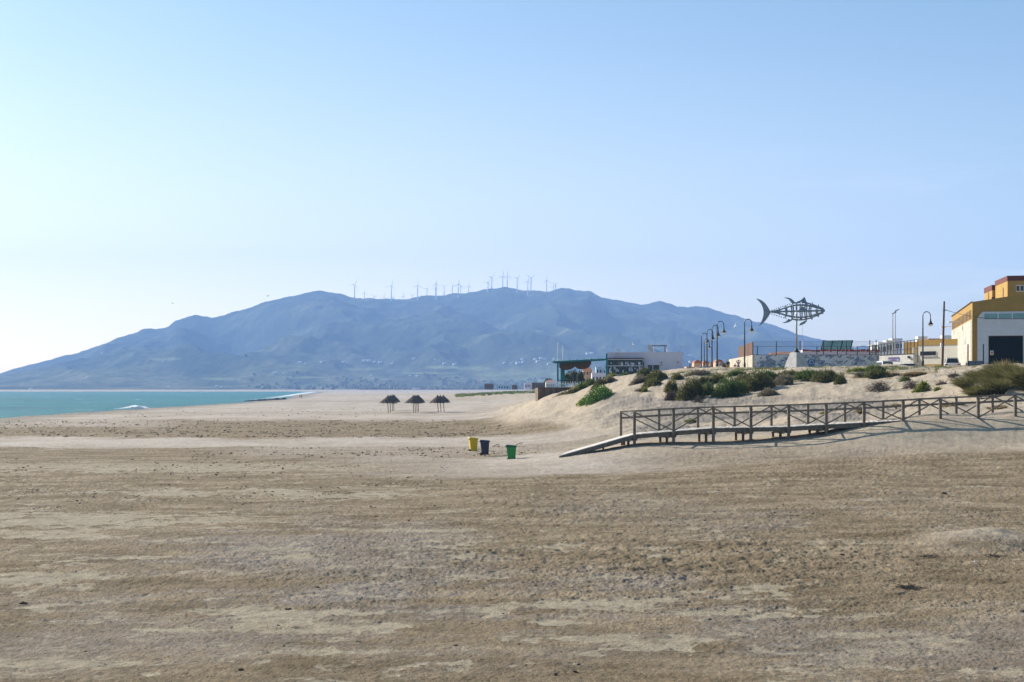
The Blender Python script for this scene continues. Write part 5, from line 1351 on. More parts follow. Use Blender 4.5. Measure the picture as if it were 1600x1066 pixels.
# ------------------------------------------------------------------ birds
def bird(label, px, py, d, span, m_, roll, pitch=0):
    t = thing('seagull' if m_ == 'feather' else 'dark_bird', label, 'bird', P(px, py, d), R(60)); t.rotation_euler = (R(pitch), R(roll), R(50)); t.scale = (span,) * 3
    part('body', m_, t, MB().lathe([(.005, -.24), (.03, -.2), (.045, -.1), (.07, .05), (.06, .15), (.045, .20), (.005, .27)], n=10, M=Matrix.Rotation(R(-90), 3, 'X')), smooth=True)
    for sx in (-1, 1):
        part('wing', m_, t, MB().prism([(sx * .03, .12, .03), (sx * .25, .16, .10), (sx * .52, .02, .05), (sx * .26, .03, .08), (sx * .03, -.06, .03)], (0, 0, .012)))
    part('tail', m_, t, MB().prism([(-.02, -.18, 0), (.02, -.18, 0), (.06, -.32, 0), (-.06, -.32, 0)], (0, 0, .01)))
    part('beak', 'bin_yellow' if m_ == 'feather' else 'iron', t, MB().tube([(0, .26, 0), (0, .32, -.01)], [.012, .003], 5))
bird('white gull gliding above the beach bar roof', 989.5, 538.5, 130, .55, 'feather', 50)
bird('white gull gliding between the lamp row and lone lamp', 1149, 509.5, 120, .6, 'feather', -55)
bird('small dark bird flying before the mountain left slope', 384.5, 556, 170, .6, 'darkfeather', 35)
bird('small dark bird in the sky left of mountain shoulder', 419, 462.5, 190, .6, 'darkfeather', -30)
bird('small pale brown bird in the sky over left ridge', 269.5, 474, 190, .55, 'darkfeather', 20)

# ------------------------------------------------------------------ wind turbines along the ridge
tl = [(554, 445.5, 'b', 25), (611.5, 447, 'b', 15), (652.5, 446, 'b', 0), (681.3, 444, 'b', 5), (716, 444.5, 'b', 8), (762.5, 442, 'b', 28), (768.3, 434, 'm', 40), (785.5, 431.5, 'm', 5), (792.5, 431, 'm', 2), (808, 435.5, 'b', 35), (824.7, 440, 'b', 10), (829.5, 435, 'm', 55), (854, 438.5, 'm', 0), (865, 447, 's', 12), (868, 445, 's', 50),
      (569.3, 458, 's', 8), (584.6, 464, 's', 70), (599.8, 464.2, 's', 20), (614.5, 464.3, 's', 15), (630, 463, 's', 5), (644, 462, 's', 65), (667.2, 451.5, 's', 30), (680.4, 449.5, 's', 0), (694, 448.5, 's', 60), (706.8, 447.5, 's', 90), (719.8, 447.5, 's', 95), (732.4, 447, 's', 4)]
order = sorted(range(len(tl)), key=lambda i: tl[i][0])
nth = ['leftmost', 'second', 'third', 'fourth', 'fifth', 'sixth', 'seventh', 'eighth', 'ninth', 'tenth', 'eleventh', 'twelfth', 'thirteenth', 'fourteenth', 'fifteenth', 'sixteenth', 'seventeenth', 'eighteenth', 'nineteenth', 'twentieth', 'twenty first', 'twenty second', 'twenty third', 'twenty fourth', 'twenty fifth', 'twenty sixth', 'rightmost']
rank = {i: k for k, i in enumerate(order)}
def blade_mb():
    b = MB(); b.add([(-.7, -.3, .8), (.7, -.3, .8), (1.3, .0, 6), (.35, .1, 32), (-.1, .1, 32), (-.8, 0, 6), (-.7, .4, .8), (.7, .4, .8)], [(0, 1, 2, 5), (5, 2, 3, 4), (1, 7, 2), (7, 6, 5, 2), (6, 0, 5), (0, 6, 7, 1)]); return b
def make_turbine(label, loc, spin):
    t = thing('wind_turbine', label, 'wind turbine', loc, R(28), 'wind turbines along the mountain ridge')
    part('tower', 'turbine', t, MB().tube([(0, 0, -70), (0, 0, 0)], [2.6, 1.5], 10)); part('nacelle', 'turbine', t, MB().box((0, 1.2, .9), (2.6, 7.5, 2.8)), bevel=.4)
    h_ = part('hub', 'turbine', t, MB().lathe([(.05, -1.6), (1.1, -.8), (1.3, .6), (1.2, 1.2)], (0, -3.4, .9), 10, M=Matrix.Rotation(R(-90), 3, 'X')))
    for k in range(3):
        o = blade_mb().build('blade', M['turbine'], t); o.location = (0, -3.6, .9); o.rotation_euler = (0, R(spin + 120 * k), 0)
    return t
T0 = None
for i, (q, yh, kind, spin) in enumerate(tl):
    d = {'b': 6450, 'm': 6620, 's': 7050}[kind]
    size = {'b': 'tall near', 'm': 'tall ridge top', 's': 'small far'}[kind]
    lb = f'{size} white wind turbine, ' + (nth[rank[i]] + ' along the ridge' if 0 < rank[i] < len(tl) - 1 else nth[rank[i]] + ' of all on ridge')
    if rank[i] not in (0, len(tl) - 1): lb = f'{size} white wind turbine, {nth[rank[i]]} from the left on ridge'
    loc = P(q, yh, d)
    if T0 is None: T0 = make_turbine(lb, loc, spin)
    else:
        r_ = dup(T0, loc, R(28 if i % 3 else 42), lb); bl = [c for c in r_.children if c.name.startswith('blade')]
        for k, c in enumerate(bl): c.rotation_euler = (0, R(spin + 120 * k), 0)
        if kind == 's': r_.scale = (.82,) * 3

# ------------------------------------------------------------------ houses on the lower slopes
vil = [(468, 567.5, 9), (503, 566.5, 8), (478, 568.5, 5), (536, 566.5, 7), (541, 568, 5), (569, 565.8, 9), (576, 566, 8), (585, 566.5, 7), (594, 568, 8), (613, 569, 6), (647, 561.5, 7), (680, 563, 5), (694, 569, 7), (710, 571, 8), (580, 587, 5), (652, 588, 6), (641, 587.5, 5),
       (455, 590, 5), (429, 584, 9), (443, 583.5, 6), (788, 568.6, 7), (799, 568.4, 7), (809, 568.6, 10), (816, 562.8, 9), (817.5, 566.8, 8), (836, 562.8, 7), (840, 565.8, 8), (845, 561.3, 8), (851, 562, 8), (866, 561.5, 7), (857, 569.5, 7), (918, 553.3, 8), (925, 552.5, 7), (1074.5, 557.3, 8), (1079, 557.2, 7), (160, 553, 6), (255, 566, 5), (48, 608.6, 8), (262, 605.6, 7), (338, 604.5, 8), (345, 605.5, 7), (452, 606, 6)]
HV = None
dd = np.concatenate([np.linspace(3000, 4600, 320), np.linspace(4605, 6500, 200)])
vo = sorted(range(len(vil)), key=lambda i: vil[i][0])
for n_, i in enumerate(vo):
    q, y, w_ = vil[i]
    z = hill_z((q - 800) * dd / F, dd); row = HY - (z - CH) * F / dd; k = int(np.argmax(row <= y + .4)) if (row <= y + .4).any() else 0
    loc = Vector(((q - 800) * dd[k] / F, dd[k], z[k] - 1))
    near = ('high on the bare slope' if y < 564 else 'in the straggling village' if y < 575 else 'among the low fields' if y < 600 else 'on the far shore')
    lb = f'tiny white hillside house {near}, number {n_ + 1} from the left'
    words = ['first', 'second', 'third', 'fourth', 'fifth', 'sixth', 'seventh', 'eighth', 'ninth', 'tenth', 'eleventh', 'twelfth', 'thirteenth', 'fourteenth', 'fifteenth', 'sixteenth', 'seventeenth', 'eighteenth', 'nineteenth', 'twentieth']
    lb = f'tiny white house {near}, ' + (words[n_] if n_ < 20 else 'twenty ' + words[n_ - 20] if n_ < 29 else ('thirtieth' if n_ == 29 else 'thirty ' + words[n_ - 30] if n_ < 39 else 'fortieth' if n_ == 39 else 'forty ' + words[n_ - 40])) + ' from the left'
    s_ = w_ / 8 * dd[k] / 4500 * 0.85
    if HV is None:
        HV = thing('hillside_house', lb, 'house', loc, R(25), 'white houses scattered over the lower slopes', s_)
        HVw = part('wall', 'white', HV, MB().box((0, 0, 3), (12, 8, 6)))
        part('roof', 'white', HV, MB().prism([(-6.3, -4.4, 6), (-6.3, 0, 8), (-6.3, 4.4, 6)], (12.6, 0, 0))); part('window', 'glass', HV, MB().box((-3, -4.02, 3.5), (1.3, .1, 1.4))); part('window', 'glass', HV, MB().box((3, -4.02, 3.5), (1.3, .1, 1.4)))
    else: dup(HV, loc, R(random.uniform(5, 60)), lb, s_)
# ------------------------------------------------------------------ plants
def plant_mat(name, stops, tr=.40):
    m = bpy.data.materials.new(name); m.use_nodes = True
    n = m.node_tree.nodes; l = m.node_tree.links; b = n['Principled BSDF']; b.inputs['Roughness'].default_value = .75; b.inputs['Specular IOR Level'].default_value = .2
    a = n.new('ShaderNodeAttribute'); a.attribute_name = 'tone'
    r = n.new('ShaderNodeValToRGB')
    while len(r.color_ramp.elements) < len(stops): r.color_ramp.elements.new(.5)
    for e, (p, c) in zip(r.color_ramp.elements, stops): e.position = p; e.color = (*c, 1)
    l.new(a.outputs['Fac'], r.inputs[0]); l.new(r.outputs[0], b.inputs['Base Color'])
    t = n.new('ShaderNodeBsdfTranslucent'); l.new(r.outputs[0], t.inputs['Color'])
    mx = n.new('ShaderNodeMixShader'); mx.inputs[0].default_value = tr; l.new(b.outputs[0], mx.inputs[1]); l.new(t.outputs[0], mx.inputs[2]); l.new(mx.outputs[0], n['Material Output'].inputs['Surface'])
    return m
PM = {
    'olive': plant_mat('olive_scrub', [(0, (0.049, 0.058, 0.020)), (.35, (0.108, 0.116, 0.038)), (.7, (0.191, 0.184, 0.058)), (.9, (0.292, 0.236, 0.101)), (1, (0.333, 0.266, 0.150))]),
    'green': plant_mat('green_scrub', [(0, (0.045, 0.077, 0.020)), (.5, (0.113, 0.161, 0.045)), (.85, (0.224, 0.257, 0.072)), (1, (0.250, 0.216, 0.083))]),
    'ice': plant_mat('fleshy_green_leaves', [(0, (0.045, 0.113, 0.023)), (.5, (0.101, 0.212, 0.041)), (.9, (0.133, 0.233, 0.046)), (1, (0.166, 0.266, 0.050))], .2),
    'grey': plant_mat('grey_scrub', [(0, (0.134, 0.116, 0.086)), (.5, (0.236, 0.206, 0.148)), (.8, (0.292, 0.257, 0.138)), (1, (0.333, 0.283, 0.183))]),
    'lime': plant_mat('yellow_green_leaves', [(0, (0.090, 0.113, 0.023)), (.5, (0.224, 0.257, 0.041)), (1, (0.349, 0.316, 0.059))]),
    'marram': plant_mat('marram_grass', [(0, (0.058, 0.063, 0.023)), (.4, (0.138, 0.134, 0.045)), (.75, (0.247, 0.220, 0.077)), (.93, (0.300, 0.242, 0.116)), (1, (0.466, 0.383, 0.233))]),
    'dry': plant_mat('dry_grass', [(0, (0.157, 0.116, 0.054)), (.5, (0.325, 0.247, 0.123)), (1, (0.449, 0.349, 0.200))]),
    'twig': plant_mat('dead_twigs', [(0, (0.067, 0.049, 0.036)), (.5, (0.146, 0.113, 0.086)), (1, (0.250, 0.200, 0.150))], .02),
    'wood': plant_mat('far_trees', [(0, (.050, .068, .036)), (.5, (.085, .105, .055)), (1, (.13, .145, .075))], .25),
    'flower': plant_mat('yellow_flowers', [(0, (.60, .50, .10)), (1, (.75, .70, .30))]),
}
def blades_mesh(name, B, Dv, ln, wd, bend, m, parent=None, tone=None, g=None):
    """Tapered two-segment blades: roots B, directions Dv, lengths, widths; bend is added to the tip."""
    g = g or rng
    n = len(B); Dv = Dv / np.linalg.norm(Dv, axis=1, keepdims=True)
    rnd = g.normal(size=(n, 3)); side = np.cross(Dv, rnd); side /= np.linalg.norm(side, axis=1, keepdims=True) + 1e-6
    ln = ln[:, None]; w = wd[:, None]
    p0 = B; p1 = B + Dv * ln * .55 + bend * ln * .12; p2 = B + Dv * ln * .92 + bend * ln * .45
    V = np.stack([p0 - side * w * .5, p0 + side * w * .5, p1 + side * w * .42, p1 - side * w * .42, p2 + side * w * .10, p2 - side * w * .10], 1).reshape(-1, 3)
    i = np.arange(n)[:, None] * 6
    Fq = np.concatenate([i + np.array([[0, 1, 2, 3]]), i + np.array([[3, 2, 4, 5]])], 1).reshape(-1, 4)
    tone = g.uniform(0, 1, n) if tone is None else tone
    return np_mesh(name, V, Fq, m, parent, attrs=[('tone', 'FACE', np.repeat(tone, 2))])
def dome_points(n, rx, ry, h, g, lump=.22, inner=.3):
    a = g.uniform(0, 2 * np.pi, n); u = g.uniform(0.02, 1, n); el = np.arcsin(u)
    s = np.where(g.uniform(size=n) < inner, g.uniform(.5, 1, n), 1.0)
    k = 1 + lump * perlin(np.cos(a) * 1.7 + g.uniform(0, 90), np.sin(a) * 1.7 + 3 * u) + lump * .6 * perlin(np.cos(a) * 4 + g.uniform(0, 90), np.sin(a) * 4 + 6 * u)
    x = np.cos(a) * np.cos(el) * rx * k * s; y = np.sin(a) * np.cos(el) * ry * k * s; z = u * h * k * s
    N = np.stack([x / rx ** 2, y / ry ** 2, z / h ** 2 + .2 / h], -1); N /= np.linalg.norm(N, axis=1, keepdims=True)
    return np.stack([x, y, z], -1), N
bush_no = [0]
def bush(px, py, wpx, hpx, kind, label, name='dune_shrub', cat='shrub', dens=330, form='leaf', lean=-.35, group='shrubs on the dunes', deep=.8, dd=None):
    bush_no[0] += 1; g = np.random.default_rng(bush_no[0] * 7 + 3)
    c = on_ground(px, py, 85, 260) if dd is None else Vector(((px - 800) * dd / F, dd, gz((px - 800) * dd / F, dd)))
    d = c.y; rx = wpx * d / F / 2; ry = rx * deep; h = hpx * d / F
    d2 = d + ry * .75; cx = (px - 800) * d2 / F
    slope = gz(cx, d2 + ry * .3) - c.z
    h = max(h - max(0, slope) * .6, h * .45)
    root = tag(bpy.data.objects.new(name, None), label, cat, group); COL.objects.link(root); root.location = (cx, d2, gz(cx, d2) - .03)
    def onto(Pt):
        Pt[:, 2] += terrain(Pt[:, 0] + cx, Pt[:, 1] + d2) - root.location.z - .02; return Pt
    area = math.pi * rx * ry + 2.2 * (rx + ry) * h
    if form == 'leaf':
        n = int(min(7500, max(400, area * dens * 1.15)))
        ns = 3 + int(wpx / 9); sa = g.uniform(0, 2 * np.pi, ns); sr = np.sqrt(g.uniform(0.02, 1, ns)) * .68; sr[0] = .1
        sz = g.uniform(.36, .62, ns) * (1 if wpx < 40 else .9); sz[0] = .68; sh = (1 - .55 * sr) * g.uniform(.65, 1.05, ns); sh[0] = .95
        kk = g.choice(ns, n, p=sz ** 2 / (sz ** 2).sum())
        Pt, N = dome_points(n, 1, 1, 1, g, .30, .3)
        Pt = np.stack([(np.cos(sa[kk]) * sr[kk] + Pt[:, 0] * sz[kk]) * rx, (np.sin(sa[kk]) * sr[kk] + Pt[:, 1] * sz[kk]) * ry, Pt[:, 2] * sh[kk] * h * .95], -1)
        Pt = onto(Pt)
        Dv = N * .7 + g.normal(size=(n, 3)) * .55 + np.array([lean * .4, 0, .35])
        sprig = 1 + 1.3 * (g.uniform(size=n) < .07)
        tone = np.clip(g.normal(.42, .2, n) + .25 * perlin(Pt[:, 0] * 1.4 + bush_no[0], Pt[:, 1] * 1.4 + Pt[:, 2]), 0, 1)
        blades_mesh('foliage', Pt, Dv, g.uniform(.10, .24, n) * sprig, g.uniform(.035, .075, n), np.array([lean * .5, 0, 0]) + g.normal(size=(n, 3)) * .3, PM[kind], root, tone, g)
    elif form == 'grass':
        n = int(min(7000, max(500, area * dens * 1.1)))
        nt_ = max(3, int(rx * 5)); ta = g.uniform(0, 2 * np.pi, nt_); tr = np.sqrt(g.uniform(0, 1, nt_)) * .72
        k = g.integers(0, nt_, n); a = g.uniform(0, 2 * np.pi, n); r = np.sqrt(g.uniform(0, 1, n)) * .33
        x = (np.cos(ta[k]) * tr[k] + np.cos(a) * r) * rx; y = (np.sin(ta[k]) * tr[k] + np.sin(a) * r) * ry
        rel = np.hypot(x / rx, y / ry)
        B = onto(np.stack([x, y, np.zeros(n)], -1)); B[:, 2] += .15 * h * np.maximum(0, 1 - rel)
        Dv = np.stack([np.cos(a) * .45 + x / rx * .35 + lean, np.sin(a) * .45 + y / ry * .3, g.uniform(.7, 1.25, n)], -1) + g.normal(size=(n, 3)) * .12
        ln = h * g.uniform(.5, 1.3, n) * (1.0 - .35 * rel); tone = np.clip(g.normal(.42, .24, n), 0, 1)
        blades_mesh('foliage', B, Dv, ln, g.uniform(.022, .045, n), np.array([lean * 1.2, 0, -.35]) + g.normal(size=(n, 3)) * .15 + Dv * np.array([.4, .4, 0]), PM[kind], root, tone, g)
    if form == 'mat':
        n = int(max(300, area * 120)); Pt, N = dome_points(n, rx, ry, h * .8, g, .5, .6); Pt = onto(Pt)
        Dv = g.normal(size=(n, 3)) * np.array([1, .6, .35]) + np.array([-.2, 0, .15])
        blades_mesh('twigs', Pt, Dv, g.uniform(.2, .55, n), g.uniform(.018, .05, n), g.normal(size=(n, 3)) * .5, PM[kind], root, None, g)
    # woody stems under the crown
    b = MB()
    for q in range(5):
        a_ = q * 1.3 + bush_no[0]; b.tube([(0, 0, -.1), (math.cos(a_) * rx * .25, math.sin(a_) * ry * .25, h * .3), (math.cos(a_) * rx * .5, math.sin(a_) * ry * .5, h * .55)], [.035, .025, .012], 5)
    b.build('stem', M['pole_wood'], root)
    if kind == 'ice':
        Pt, N = dome_points(90, rx, ry, h, g, .2, 0); Pt = onto(Pt); Pt += N * .06
        blades_mesh('flowers', Pt, N + g.normal(size=Pt.shape) * .5, np.full(90, .10), np.full(90, .11), np.zeros((90, 3)), PM['flower'], root, None, g)
    return root
B_ = bush
B_(931, 630, 52, 25, 'ice', 'bright green fleshy mound with yellow flowers on dune slope', 'ice_plant', 'plant', dens=420, deep=1.3)
B_(911, 633, 18, 9, 'ice', 'low toe of green fleshy leaves running down to sand', 'ice_plant', 'plant', dens=420)
B_(880, 620, 26, 7, 'grey', 'low grey green scrub at foot of the plank wall', deep=.6)
B_(893, 617, 26, 9, 'olive', 'olive scrub in front of white terrace lattice')
B_(906, 611, 26, 11, 'green', 'green scrub below the terrace railing right end')
B_(921, 603, 26, 11, 'green', 'dark green scrub before the pergola end houses')
B_(937, 605, 22, 13, 'olive', 'rounded olive scrub above the flowering green mound')
B_(951, 600, 24, 12, 'grey', 'greyish brown scrub on the crest below glazed front')
B_(955, 589, 22, 7, 'lime', 'yellow green tuft at the foot of pergola end post')
B_(976, 586, 14, 5, 'green', 'tiny green tuft alone on bare sand before glazed front')
B_(999, 601, 30, 14, 'grey', 'grey brown scrub at left edge of the doorway clump')
B_(1008, 590, 26, 15, 'olive', 'olive scrub right in front of the bar doorway')
B_(1025, 597, 42, 17, 'olive', 'wide dark olive scrub below the bar doorway')
B_(1017, 606, 34, 13, 'olive', 'spreading olive scrub low in the doorway clump')
B_(1000, 613, 14, 5, 'twig', 'small dark twiggy mat on the grey gravel slope', 'dead_root_clump', 'dead plant', form='mat')
B_(1008, 613, 12, 7, 'lime', 'small yellow green tuft on the gravel slope')
B_(1047, 614, 26, 20, 'olive', 'round dark bush on bare sand, left of the big clump')
B_(1050, 627, 28, 13, 'twig', 'brown flat topped bush just above the boardwalk rail', dens=420)
B_(1080, 627, 46, 38, 'olive', 'large domed olive bush, biggest of left clump', dens=380)
B_(1091, 632, 16, 14, 'twig', 'dark rooty clump at right foot of big domed bush', 'dead_root_clump', 'dead plant', form='mat')
B_(1057, 596, 22, 11, 'olive', 'small dark bush high above the round bush')
B_(1088, 588, 44, 9, 'grey', 'low grey green scrub under the arched roof houses', deep=.5)
B_(1098, 602, 26, 13, 'olive', 'dark olive bush above the big domed bush')
B_(1106, 618, 30, 20, 'green', 'dark green bush between domed bush and wide bush')
B_(1136, 622, 62, 33, 'green', 'wide spreading green bush below the people', dens=380)
B_(1122, 599, 34, 12, 'olive', 'olive scrub below the sandy hump with lamps')
B_(1148, 588, 34, 8, 'green', 'low green scrub right under the child and adults', deep=.5)
B_(1160, 604, 40, 20, 'olive', 'tall olive bush above the wide green bush')
B_(1180, 612, 56, 34, 'olive', 'large olive bush below the lone lamp, right of clump', dens=380)
B_(1199, 596, 36, 16, 'green', 'green bush left below the fish sculpture plinth')
B_(1222, 604, 44, 18, 'grey', 'grey scrub straggling down below the concrete plinth')
B_(1203, 622, 34, 14, 'grey', 'low grey twiggy scrub on the sand tongue', form='leaf')
B_(1232, 590, 48, 10, 'olive', 'low olive scrub directly beneath the concrete plinth', deep=.5)
B_(1262, 594, 48, 15, 'green', 'dark green scrub right of the concrete plinth')
B_(1290, 597, 52, 18, 'olive', 'dark olive scrub beneath the blue painted ring')
B_(1314, 602, 22, 17, 'olive', 'brown olive bush ending the clump over bare sand')
B_(1338, 582, 34, 6, 'lime', 'thin yellow green strip of scrub under graffiti wall', deep=.5)
B_(1343, 591, 20, 9, 'grey', 'small grey brown bush over bare sand')
B_(1366, 583, 32, 14, 'green', 'green bush at the corner of white block wall')
B_(1370, 592, 44, 14, 'olive', 'dark spreading bush below the lilac sign wall')
B_(1398, 590, 34, 9, 'dry', 'tawny grass patch right of the dark spreading bush', form='grass')
B_(1428, 589, 44, 9, 'dry', 'pale dry grass bank below the lone lamp', form='grass')
B_(1415, 599, 24, 9, 'green', 'dark green low bush beside the dead root mats')
B_(1443, 613, 26, 16, 'lime', 'single yellow green bush on bare sand', dens=420)
B_(1464, 612, 10, 5, 'lime', 'small yellow tuft right of the yellow green bush')
B_(1374, 612, 34, 17, 'twig', 'tangled dead root mat lying on bare sand', 'dead_root_clump', 'dead plant', form='mat')
B_(1424, 607, 22, 13, 'twig', 'dark dead root clump left of yellow green bush', 'dead_root_clump', 'dead plant', form='mat')
B_(1471, 603, 13, 5, 'twig', 'small dark root lump right on the upper sand', 'dead_root_clump', 'dead plant', form='mat')
B_(1490, 589, 12, 4, 'twig', 'dark twig scrap on sand below the white car', 'dead_root_clump', 'dead plant', form='mat')
G2 = 'marram grass clumps before the hall'
B_(1508, 610, 24, 24, 'marram', 'green marram tuft leaning left at the clump edge', 'marram_grass', 'grass', form='grass', group=G2, lean=-.35)
B_(1526, 600, 36, 24, 'marram', 'green marram clump below the low sheet gate', 'marram_grass', 'grass', form='grass', group=G2, lean=-.3)
B_(1546, 584, 34, 10, 'marram', 'low green marram strip at foot of sheet gate', 'marram_grass', 'grass', form='grass', group=G2)
B_(1533, 621, 32, 24, 'marram', 'brownish marram clump nearest the handrail, left one', 'marram_grass', 'grass', form='grass', group=G2, lean=-.3)
B_(1556, 618, 38, 32, 'marram', 'domed marram clump touching the handrail in the middle', 'marram_grass', 'grass', form='grass', group=G2, lean=-.3)
B_(1574, 606, 46, 44, 'marram', 'tallest marram clump rising before the dark roller door', 'marram_grass', 'grass', form='grass', group=G2, lean=-.3)
B_(1570, 588, 34, 27, 'dry', 'dry tawny marram crown standing before roller door', 'marram_grass', 'grass', form='grass', group=G2, lean=-.2)
B_(1604, 612, 32, 42, 'marram', 'dark marram clump cut by right picture edge', 'marram_grass', 'grass', form='grass', group=G2, lean=-.3)
B_(1603, 590, 28, 20, 'dry', 'dry marram at the right edge under door corner', 'marram_grass', 'grass', form='grass', group=G2, lean=-.2)
B_(1640, 606, 60, 40, 'marram', 'marram clump just beyond the right picture edge', 'marram_grass', 'grass', form='grass', group=G2)
for q, y, w_, h_, kd, lb in ((1082, 660, 22, 7, 'lime', 'yellow green tuft seen through second railing bay'), (1119, 656, 12, 7, 'green', 'small green tuft behind the third near post'), (1290, 648, 16, 6, 'lime', 'tuft of yellow grass behind the sixth near post'),
                              (1345, 646, 18, 10, 'dry', 'dry brown tuft seen through middle railing bay'), (1400, 637, 22, 7, 'dry', 'dry grass behind the rail right of middle'), (1490, 637, 40, 9, 'dry', 'brown grass patch behind railing below marram'), (1560, 640, 44, 7, 'dry', 'brown grass patch behind railing at far right')):
    B_(q, y, w_, h_, kd, lb, 'beach_tuft', 'grass', form='grass', group='tufts behind the boardwalk', dens=260)

# loose growth along the crest and on the beach ridge far left of the bar: too many stems to count
def tuft_field(name, label, N_, pxr, dr, keep, m, hr, nb, cat, wide=(.03, .06)):
    g = np.random.default_rng(len(name)); qx = g.uniform(*pxr, N_); d = g.uniform(*dr, N_); x = (qx - 800) * d / F; z = terrain(x, d)
    ok = keep(qx, d, z, x, g); x, d, z = x[ok], d[ok], z[ok]; n = len(x)
    X_ = np.repeat(x, nb) + g.normal(0, hr[1] * .45, n * nb); Y_ = np.repeat(d, nb) + g.normal(0, hr[1] * .45, n * nb); Z_ = np.repeat(z, nb) - .03
    Dv = np.stack([g.normal(-.25, .5, n * nb), g.normal(0, .5, n * nb), g.uniform(.5, 1.1, n * nb)], -1)
    tone = np.clip(np.repeat(g.uniform(.1, .9, n), nb) + g.normal(0, .15, n * nb), 0, 1)
    o = blades_mesh(name, np.stack([X_, Y_, Z_], -1), Dv, g.uniform(hr[0], hr[1], n * nb), g.uniform(*wide, n * nb), np.array([-.4, 0, -.2]) + g.normal(size=(n * nb, 3)) * .2, PM[m], None, tone, g)
    o['kind'] = 'stuff'; o['label'] = label; o['category'] = cat
    return o
tuft_field('crest_grass', 'thin grass and scrub covering the dune crest', 5200, (1040, 1640), (140, 176), lambda q, d, z, x, g: (z > 5.7) & (perlin(x / 2.6, d / 3.0) + .4 * perlin(x / .9, d / .9) + (q - 1300) * .0002 > .10 + .4 * ((q > 1400) & (d < 150))), 'green', (.12, .32), 9, 'grass', (.03, .06))
tuft_field('crest_dry_grass', 'thin dry grass among the dune crest scrub', 2600, (1060, 1640), (134, 172), lambda q, d, z, x, g: (z > 5.2) & (perlin(x / 2.2 + 30, d / 2.6) > .16), 'dry', (.12, .30), 8, 'grass', (.025, .05))
tuft_field('dune_sprigs', 'scattered sprigs on the open dune slope', 700, (960, 1500), (100, 150), lambda q, d, z, x, g: (z > 1.6) & (perlin(x / 3 + 7, d / 5) > .18), 'twig', (.06, .16), 6, 'grass', (.02, .04))
tuft_field('beach_scrub', 'low green scrub on the far beach ridge', 2600, (712, 862), (560, 800), lambda q, d, z, x, g: (z > .9) & (perlin(x / 9, d / 30) + .5 * perlin(x / 3, d / 9) > g.uniform(-.35, .35, len(x))), 'green', (.4, 1.1), 10, 'scrub', (.15, .32))

# trees by the houses
def tree(label, px, pyt, pyb, d, wpx, kind='wood'):
    bush_no[0] += 1; g = np.random.default_rng(bush_no[0])
    t = thing('broadleaf_tree', label, 'tree', (P(px, HY, d).x, d, CH + (HY - pyb) * d / F - .5), 0, 'trees among the far houses')
    h = (pyb - pyt) * d / F + .5; r = wpx * d / F / 2
    part('trunk', 'pole_wood', t, MB().tube([(0, 0, 0), (.1, 0, h * .35), (0, 0, h * .7)], [.22, .16, .06], 7).tube([(.1, 0, h * .35), (r * .5, .2, h * .6)], [.1, .04], 5).tube([(.1, 0, h * .3), (-r * .5, -.2, h * .6)], [.1, .04], 5))
    n = 900; Pt, N = dome_points(n, r, r, h * .72, g, .45, .5); Pt[:, 2] = Pt[:, 2] + h * .25
    blades_mesh('crown', Pt, N + g.normal(size=(n, 3)) * .8, g.uniform(.3, .6, n), g.uniform(.2, .4, n), g.normal(size=(n, 3)) * .3, PM[kind], t, None, g)
tree('dark tree seen under the pergola, left of the peach houses', 886, 586, 598, 300, 14)
tree('tall dark tree under the pergola beside low peach house', 898, 582.5, 598, 310, 15)
tree('small dark tree right in front of the peach house', 907, 585, 599, 290, 8)
tree('dark tree behind the beach houses left of pergola', 857, 592, 603, 700, 12)
tree('green tree between the people and whitewashed wall end', 1131.8, 572, 581, 222, 5, 'green')
def far_wood():
    g = np.random.default_rng(8); V = []; Fc = []; tn = []
    n = 900; qx = np.concatenate([380 + 600 * g.uniform(0, 1, n) ** .7, g.uniform(560, 900, 500)]); d = np.concatenate([g.uniform(3280, 4100, n), g.uniform(3240, 3500, 500)])
    x = (qx - 800) * d / F; keep = (perlin(x / 160, d / 260) + .25 * perlin(x / 40, d / 60) > -.12 - .25 * (qx > 600)); x, d = x[keep], d[keep]; z = hill_z(x, d)
    for k in range(len(x)):
        h = g.uniform(3, 9); r = g.uniform(4, 9)
        for j in range(3):
            cx, cy, cz = x[k] + g.normal(0, r * .4), d[k] + g.normal(0, r * .4), z[k] + h * (.35 + .22 * j); rr = r * (1 - .25 * j) * g.uniform(.6, 1)
            o = len(V)
            for v in ((1, 0, 0), (0, 1, 0), (-1, 0, 0), (0, -1, 0), (0, 0, .8), (0, 0, -.9)): V.append((cx + v[0] * rr * g.uniform(.6, 1.2), cy + v[1] * rr * g.uniform(.6, 1.2), cz + v[2] * rr * g.uniform(.6, 1.1)))
            for a, b in ((0, 1), (1, 2), (2, 3), (3, 0)): Fc.append((o + a, o + b, o + 4)); Fc.append((o + b, o + a, o + 5)); tn += [g.uniform(), g.uniform()]
    o = np_mesh('far_wood', np.array(V), np.array(Fc), PM['wood'], attrs=[('tone', 'FACE', np.array(tn))]); o['kind'] = 'stuff'; o['label'] = 'dark pine woods along the far shore'; o['category'] = 'woods'
far_wood()

